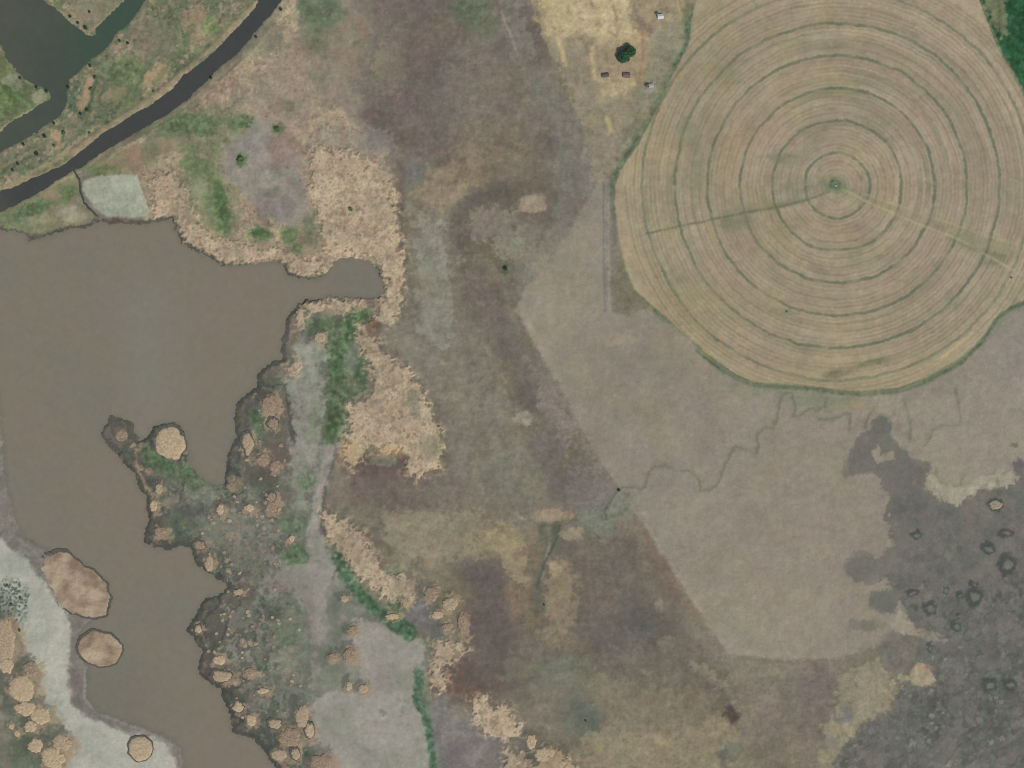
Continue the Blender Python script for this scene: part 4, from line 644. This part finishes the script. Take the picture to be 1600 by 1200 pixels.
def mound(name, x, y, rx, ry, h, mat, rot=0, seed=0, rim=0, rough=.18, rimmat=None, base=None, res=None):
    """ragged reed mound: rings of vertices from the crown to below the waterline; optional dark skirt of wet reeds and shaped-in shade as a part"""
    R = max(rx, ry)*S; nr = max(5, min(26, int(R/1.1))); na = max(18, min(110, int(2*math.pi*R/1.3)))
    ang = np.linspace(0, 2*np.pi, na, endpoint=False); rad = np.linspace(0, 1, nr+1)[1:]
    A_, Rr = np.meshgrid(ang, rad)
    cs = np.cos(A_); sn = np.sin(A_)
    edge = 1+rough*fbm(cs*2.0+seed*7.7, sn*2.0-seed*3.1, 1.0, seed, 4)+rough*.12*fbm(cs*6+seed*2.7, sn*6-seed*3.1, 1.0, seed+50, 2)
    u = cs*Rr*rx*edge*S; v = sn*Rr*ry*edge*S
    t = math.radians(rot); px = u*math.cos(t)-v*math.sin(t); py = u*math.sin(t)+v*math.cos(t)
    nz = fbm(px+seed*31, py-seed*17, 3.2, seed+3, 3)
    z = h*(1-Rr**6)*(1+.10*nz)+.04*h*nz
    z[-1] = -.6
    vs = [(0, 0, h*1.02)]+[(px[a, b], py[a, b], z[a, b]) for a in range(nr) for b in range(na)]
    fs = [(0, 1+b, 1+(b+1) % na) for b in range(na)]
    for a in range(nr-1):
        for b in range(na):
            p0 = 1+a*na+b; p1 = 1+a*na+(b+1) % na; fs.append((p0, p0+na, p1+na, p1))
    loc = W(x, y, hat(x, y) if base is None else base)
    if not rim:
        o = meshobj(name, vs, fs, mat); o.location = loc; return o
    root = bpy.data.objects.new(name, None); C.objects.link(root); root.location = loc
    meshobj('reed_top', vs, fs, mat, root)
    # skirt: low dark wet reeds outside the top, widened north-west as built-in shade
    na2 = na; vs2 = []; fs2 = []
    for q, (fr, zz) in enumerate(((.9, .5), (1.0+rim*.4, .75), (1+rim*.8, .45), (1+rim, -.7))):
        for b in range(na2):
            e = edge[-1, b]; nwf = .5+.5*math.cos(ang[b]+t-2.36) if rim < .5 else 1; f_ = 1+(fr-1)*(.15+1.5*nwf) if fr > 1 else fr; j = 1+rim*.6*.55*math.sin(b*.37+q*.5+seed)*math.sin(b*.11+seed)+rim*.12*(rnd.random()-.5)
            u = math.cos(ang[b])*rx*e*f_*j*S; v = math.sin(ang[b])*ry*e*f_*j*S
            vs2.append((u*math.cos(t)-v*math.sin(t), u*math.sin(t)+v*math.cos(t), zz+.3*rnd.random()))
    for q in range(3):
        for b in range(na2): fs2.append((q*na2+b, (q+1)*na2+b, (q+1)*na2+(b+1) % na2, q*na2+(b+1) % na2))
    meshobj('wet_shade_skirt', vs2, fs2, rimmat or M_wet_shade, root)
    return root
# lake islands
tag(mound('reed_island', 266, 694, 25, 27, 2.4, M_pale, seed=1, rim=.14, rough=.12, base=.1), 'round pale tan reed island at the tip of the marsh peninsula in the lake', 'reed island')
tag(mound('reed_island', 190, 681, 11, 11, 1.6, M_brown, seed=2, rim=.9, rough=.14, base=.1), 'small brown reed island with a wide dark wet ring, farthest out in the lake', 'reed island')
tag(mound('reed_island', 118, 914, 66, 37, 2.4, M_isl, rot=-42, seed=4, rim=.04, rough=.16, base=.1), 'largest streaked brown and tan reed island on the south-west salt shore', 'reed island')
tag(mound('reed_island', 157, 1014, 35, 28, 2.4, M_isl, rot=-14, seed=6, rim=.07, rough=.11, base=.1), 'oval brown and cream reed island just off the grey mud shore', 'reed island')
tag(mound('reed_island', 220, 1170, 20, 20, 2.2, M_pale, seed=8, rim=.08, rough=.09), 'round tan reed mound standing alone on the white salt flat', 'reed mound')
# single reed clumps
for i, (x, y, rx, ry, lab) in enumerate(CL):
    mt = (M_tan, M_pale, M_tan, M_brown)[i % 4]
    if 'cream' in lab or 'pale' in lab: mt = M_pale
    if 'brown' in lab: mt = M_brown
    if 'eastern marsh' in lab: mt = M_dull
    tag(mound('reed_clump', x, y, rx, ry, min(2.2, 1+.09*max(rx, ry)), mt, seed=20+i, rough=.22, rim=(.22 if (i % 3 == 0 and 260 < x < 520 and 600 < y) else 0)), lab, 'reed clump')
# tiny tufts scattered over the marsh: six shapes, copied
tuf = []
for k in range(6):
    o = mound('reed_tuft', 0, 0, 3.4, 2.8, 1.1, (M_tan, M_brown, M_dull)[k % 3], seed=90+k, rough=.25, base=0); tuf.append(o)
TL = 'tiny tan reed tuft in the speckled grey-green marsh east of the lake'
mp = pts("380,620 440,600 460,700 440,760 470,800 440,860 400,880 470,960 480,1090 400,1100 370,1140 345,1070 320,1040 320,960 360,915 330,870 300,850 340,780 370,700")
n = 0; used = [0]*6
while n < 84:
    x = rnd.uniform(300, 490); y = rnd.uniform(600, 1150)
    if not inside(mp, np.array([x]), np.array([y]))[0]: continue
    k = n % 6; o = tuf[k] if not used[k] else tuf[k].copy()
    if used[k]: C.objects.link(o)
    used[k] = 1; s_ = rnd.uniform(.4, 1.2); o.location = W(x, y, hat(x, y)); o.scale = (s_, s_*rnd.uniform(.8, 1.3), s_); o.rotation_euler = (0, 0, rnd.uniform(0, 6.28))
    tag(o, TL, 'reed tuft', 'small reed tufts in the western marsh'); n += 1

# shrubs and trees
M_leafd = mat_plain('dark_leaves', (44,58,50), .8, .15, scale=.5, c2=(70,88,66)); M_leaf = mat_plain('tree_leaves', (36,66,50), .75, .2, scale=.35, c2=(66,98,66)); M_bark = mat_plain('bark', (96,82,70), .9, .1)
M_leafg = mat_plain('green_leaves', (66,88,60), .8, .15, scale=.5, c2=(100,120,76))
def tree_parts(root, rad, h, n, leafm, seed, low=.25, leaf=.9):
    r = random.Random(seed)
    # trunk with limbs
    vs, fs = [], []
    def tube(p, q, r0, r1, k=6):
        b = len(vs); d = np.array(q, float)-np.array(p, float); d /= np.linalg.norm(d)
        a = np.cross(d, (0, .3, 1)); a = np.cross(d, (1, 0, 0)) if np.linalg.norm(a) < .05 else a; a /= np.linalg.norm(a); c = np.cross(d, a)
        for (pp, rr_) in ((p, r0), (q, r1)):
            for t in range(k):
                an = 2*math.pi*t/k; vs.append(tuple(np.array(pp)+a*math.cos(an)*rr_+c*math.sin(an)*rr_))
        for t in range(k): fs.append((b+t, b+(t+1) % k, b+k+(t+1) % k, b+k+t))
    tr = max(.12, rad*.06); th_ = h*.45
    tube((0, 0, -.5), (0, 0, th_), tr, tr*.7)
    for t in range(6):
        an = t*1.05+r.random(); tube((0, 0, th_*(.6+.08*t)), (math.cos(an)*rad*.6, math.sin(an)*rad*.6, h*(.6+.05*t)), tr*.45, tr*.12, 5)
    meshobj('trunk', vs, fs, M_bark, root)
    lobes = [(0, 0, h*.68, rad*.72)]
    for t in range(9):
        an = t*.7+r.random()*.6; q = rad*r.uniform(.35, .68); lobes.append((math.cos(an)*q, math.sin(an)*q, h*r.uniform(.45, .8), rad*r.uniform(.26, .42)))
    vs, fs = [], []
    for t in range(n):
        lx, ly, lz, lr = r.choice(lobes); u = r.gauss(0, 1); v = r.gauss(0, 1); w_ = r.gauss(0, 1); m = math.sqrt(u*u+v*v+w_*w_)+1e-6; q = lr*(.55+.5*r.random())
        c = np.array((lx+u/m*q, ly+v/m*q, max(h*low*.5, lz+w_/m*q*.8)))
        a = np.array((r.uniform(-1, 1), r.uniform(-1, 1), r.uniform(-.4, .4))); a /= np.linalg.norm(a)+1e-6; b_ = np.cross(a, (r.uniform(-.5, .5), r.uniform(-.5, .5), 1)); b_ /= np.linalg.norm(b_)+1e-6
        s_ = leaf*r.uniform(.6, 1.2); i0 = len(vs)
        for (p, q2) in ((-1, 0), (-.2, -.55), (1, 0), (.2, .55)): vs.append(tuple(c+a*p*s_+b_*q2*s_))
        fs.append((i0, i0+1, i0+2, i0+3))
    meshobj('crown', vs, fs, leafm, root)
def copy_tree(o):
    c = o.copy(); C.objects.link(c)
    for ch in o.children: d = ch.copy(); C.objects.link(d); d.parent = c
    return c
for (x, y, rad, h, sd_, lab) in ((984,82,12.5,13,1,'dark green tree forming the north-east end of the farmyard grove, nearest the house'), (973,91,12,11,2,'dark green tree forming the south-west end of the farmyard grove'), (978,86,9,15,3,'tallest dark green tree in the middle of the farmyard grove')):
    t = bpy.data.objects.new('tree', None); C.objects.link(t); t.location = W(x, y, hat(x, y)); tree_parts(t, rad*S*.9, h, 3200, M_leaf, sd_, leaf=1.1); tag(t, lab, 'tree', 'trees of the farmyard grove')
sh0 = []
for k in range(3):
    t = bpy.data.objects.new('shrub', None); C.objects.link(t); tree_parts(t, 3.0, 3.4, 420, (M_leafd, M_leafd, M_leafg)[k], 40+k, leaf=.55); sh0.append(t)
SH = [(110,26,'dark shrub highest on the pointed spit in the lagoon, on its left bank'),(122,36,'dark shrub in the middle of the left bank of the pointed spit'),(134,44,'largest dark shrub near the tip of the pointed spit'),(140,19,'lone dark shrub in the middle of the pointed spit'),(187,64,'left one of two dark shrubs on the bank right of the lagoon'),(200,68,'right one of two dark shrubs on the bank right of the lagoon'),(141,103,'dark shrub on the bank where the lagoon turns south'),(32,122,'dark shrub at the upper end of the western lagoon bank'),(57,137,'dark shrub in the middle of the western lagoon bank'),(73,143,'dark shrub at the tip of the western lagoon bank'),(107,137,'dark shrub at the waterline where the lagoon narrows'),
      (85,193,'dark shrub at the south bank of the narrow lagoon arm'),(70,213,'large dark shrub left of the tan mound between lagoon and canal'),(58,241,'very dark shrub between the lagoon arm and the canal'),(37,226,'dark shrub on the south bank of the lagoon arm, further west'),(28,256,'dark shrub nearest the left edge between lagoon and canal'),(20,266,'lower dark shrub near the left edge between lagoon and canal'),(439,15,'dark shrub on the towpath at the top right end of the canal'),(330,122,'small dark shrub at the canal bend on the right bank'),(400,58,'small dark shrub on the right canal bank under the top one'),(136,172,'dark shrub at the foot of the tan strip by the lagoon bank'),(126,178,'dark shrub below the tan strip nearer the lagoon'),
      (149,122,'shrub at the right side of the tan strip by the lagoon'),(143,140,'shrub halfway along the right side of the tan strip'),(100,208,'shrub right of the tan mound between lagoon and canal'),(85,228,'shrub below the tan mound between lagoon and canal'),(140,208,'shrub close to the canal left bank above the salt pan'),(240,143,'shrub near the left canal bank at mid length'),(32,934,'green shrub on the salt flat, right of the western speckled patch'),(18,945,'green shrub in the heart of the speckled patch on the salt flat'),(31,985,'single green shrub below the speckled patch on the salt flat'),(12,915,'green shrub at the top of the speckled patch on the salt flat'),(434,203,'olive bush in the tan reeds north of the grey marsh'),(377,250,'bright green bush on pale grey marsh ground'),(548,327,'olive bush inside the tan reeds west of the pasture'),(790,420,'dark bush in the brown pasture below the pink patch'),(850,945,'dark green bush in the brown ground left of the tan patch'),(967,766,'dark bush where the meandering creek leaves the pasture'),(1580,434,'dark bush near the right rim of the ringed field'),(1229,487,'dark bush in the lower left part of the ringed field'),(915,1126,'low dark bush on olive ground at the bottom centre')]
big = {36: .7, 38: .6, 39: .6, 40: .7, 3: .8, 13: 1.5, 12: 1.4, 2: 1.35, 17: 1.2, 33: 2.4, 32: 2.2, 34: 1.6, 35: 1.3, 22: 1.3, 23: 1.3, 24: 1.4}
first = [True]*3
for i, (x, y, lab) in enumerate(SH):
    k = 2 if (28 <= i <= 34 or 22 <= i <= 27) else i % 2
    t = sh0[k] if first[k] else copy_tree(sh0[k]); first[k] = False
    s_ = big.get(i, 1.0)*rnd.uniform(.9, 1.1); t.location = W(x, y, hat(x, y)); t.rotation_euler = (0, 0, rnd.uniform(0, 6)); t.scale = (s_, s_*rnd.uniform(.85, 1.1), min(s_, 1.4))
    tag(t, lab, 'shrub')

# farm buildings
M_roofw = mat_plain('white_metal_roof', (176,180,184), .5, .3, var=.04, scale=.4); M_roofg = mat_plain('grey_roof', (150,146,148), .6, .3, var=.08, scale=.5); M_roofd = mat_plain('dark_roof', (88,80,80), .8, .2, var=.15, scale=.5); M_wallp = mat_plain('painted_wall', (168,160,152), .8, .2, var=.08)
M_wood = mat_plain('old_wood', (120,100,86), .9, .1, var=.2); M_glass = mat_plain('window_glass', (60,66,72), .15, .5, var=.05); M_rust = mat_plain('rust', (120,84,68), .8, .2)
def boxm(vs, fs, x0, x1, y0, y1, z0, z1):
    b = len(vs); vs += [(x0,y0,z0),(x1,y0,z0),(x1,y1,z0),(x0,y1,z0),(x0,y0,z1),(x1,y0,z1),(x1,y1,z1),(x0,y1,z1)]
    fs += [(b,b+3,b+2,b+1),(b+4,b+5,b+6,b+7),(b,b+1,b+5,b+4),(b+1,b+2,b+6,b+5),(b+2,b+3,b+7,b+6),(b+3,b,b+4,b+7)]
def building(name, x, y, a, b, h, pitch, roofm, wallm, rot, lab, cat, windows=True):
    root = bpy.data.objects.new(name, None); C.objects.link(root); root.location = W(x, y, hat(x, y)-.1); root.rotation_euler = (0, 0, math.radians(rot))
    a /= 2; b /= 2
    vs = [(-a,-b,-.3),(a,-b,-.3),(a,b,-.3),(-a,b,-.3),(-a,-b,h),(a,-b,h),(a,b,h),(-a,b,h),(-a,0,h+pitch),(a,0,h+pitch)]
    meshobj('wall', vs, [(0,1,5,4),(2,3,7,6),(1,2,6,9,5),(3,0,4,8,7)], wallm, root)
    e = .5; p = pitch; k = p/b*e; t = .14
    vs = [(-a-e,-b-e,h-k),(a+e,-b-e,h-k),(a+e,0,h+p),(-a-e,0,h+p),(-a-e,b+e,h-k),(a+e,b+e,h-k)]; n0 = len(vs); vs += [(q[0], q[1], q[2]+t) for q in vs]
    meshobj('roof', vs, [(0,3,2,1),(3,4,5,2),(6,7,8,9),(9,8,11,10),(0,1,7,6),(1,2,8,7),(2,5,11,8),(5,4,10,11),(4,3,9,10),(3,0,6,9)], roofm, root)
    vs, fs = [], []; boxm(vs, fs, -.5, .5, -b-.06, -b+.02, 0, 2.1); meshobj('door', vs, fs, M_wood, root)
    if windows:
        for wx in (-a*.6, a*.6):
            for sg in (-1, 1):
                vs, fs = [], []; y0 = sg*b; boxm(vs, fs, wx-.6, wx+.6, min(y0-.05, y0+.05), max(y0-.05, y0+.05), 1, 2.1); meshobj('window', vs, fs, M_glass, root)
    return tag(root, lab, cat)
building('farmhouse', 1032, 26, 10.5, 8.5, 3, 1.6, M_roofw, M_wallp, 8, 'small farmhouse with a bright white metal roof beside the ringed field', 'house')
building('shed', 1026, 21, 4.5, 3.6, 2.4, .7, M_roofd, M_wood, 5, 'little dark-roofed shed tucked at the upper left of the white farmhouse', 'shed', False)
building('shed', 1017.5, 134, 8, 7, 2.6, .9, M_roofg, M_wallp, 10, 'pale grey metal-roofed shed near the green field edge', 'shed', False)
building('shed', 946, 118, 12.5, 6.5, 2.8, 1.0, M_roofd, M_wood, 10, 'dark-roofed low barn below the tree grove, the left one', 'barn', False)
building('shed', 979, 118, 12.5, 8.5, 2.8, 1.1, mat_plain('maroon_roof', (108,86,88), .8, .2, var=.15, scale=.5), M_wood, -4, 'maroon-roofed low barn below the tree grove, the right one', 'barn', False)
building('shed', 1011, 133.5, 5.5, 5, 2.3, .6, M_roofd, M_rust, 10, 'small dark lean-to on the left side of the pale grey shed', 'shed', False)
# pivot tower in the middle of the circle
M_steel = mat_plain('galvanised_steel', (176,180,178), .4, .5, var=.1, metal=.6)
root = bpy.data.objects.new('irrigation_pivot', None); C.objects.link(root); root.location = W(1306.5, 290, hat(1306, 290)+.2); tag(root, 'galvanised irrigation pivot tower on a pad at the centre of the rings', 'irrigation pivot')
vs, fs = [], []; boxm(vs, fs, -2, 2, -2, 2, -.2, .25); meshobj('pad', vs, fs, mat_plain('concrete', (170,168,158), .9, .1, var=.1), root)
for sx in (-1, 1):
    for sy in (-1, 1):
        vs, fs = [], []; boxm(vs, fs, -.12, .12, -.12, .12, 0, 3.6)
        vs = [(v[0]+sx*(1.5-v[2]*.32), v[1]+sy*(1.5-v[2]*.32), v[2]+.25) for v in vs]; meshobj('leg', vs, fs, M_steel, root)
vs, fs = [], []
for t in range(12): an = t*math.pi/6; vs += [(math.cos(an)*.35, math.sin(an)*.35, .2), (math.cos(an)*.35, math.sin(an)*.35, 4.4)]
for t in range(12): q = (t+1) % 12; fs.append((2*t, 2*q, 2*q+1, 2*t+1))
fs.append(tuple(range(1, 24, 2))); meshobj('riser_pipe', vs, fs, M_steel, root)
vs, fs = [], []; boxm(vs, fs, .6, 1.5, -.5, .5, 1.0, 2.4); meshobj('control_box', vs, fs, M_roofw, root)
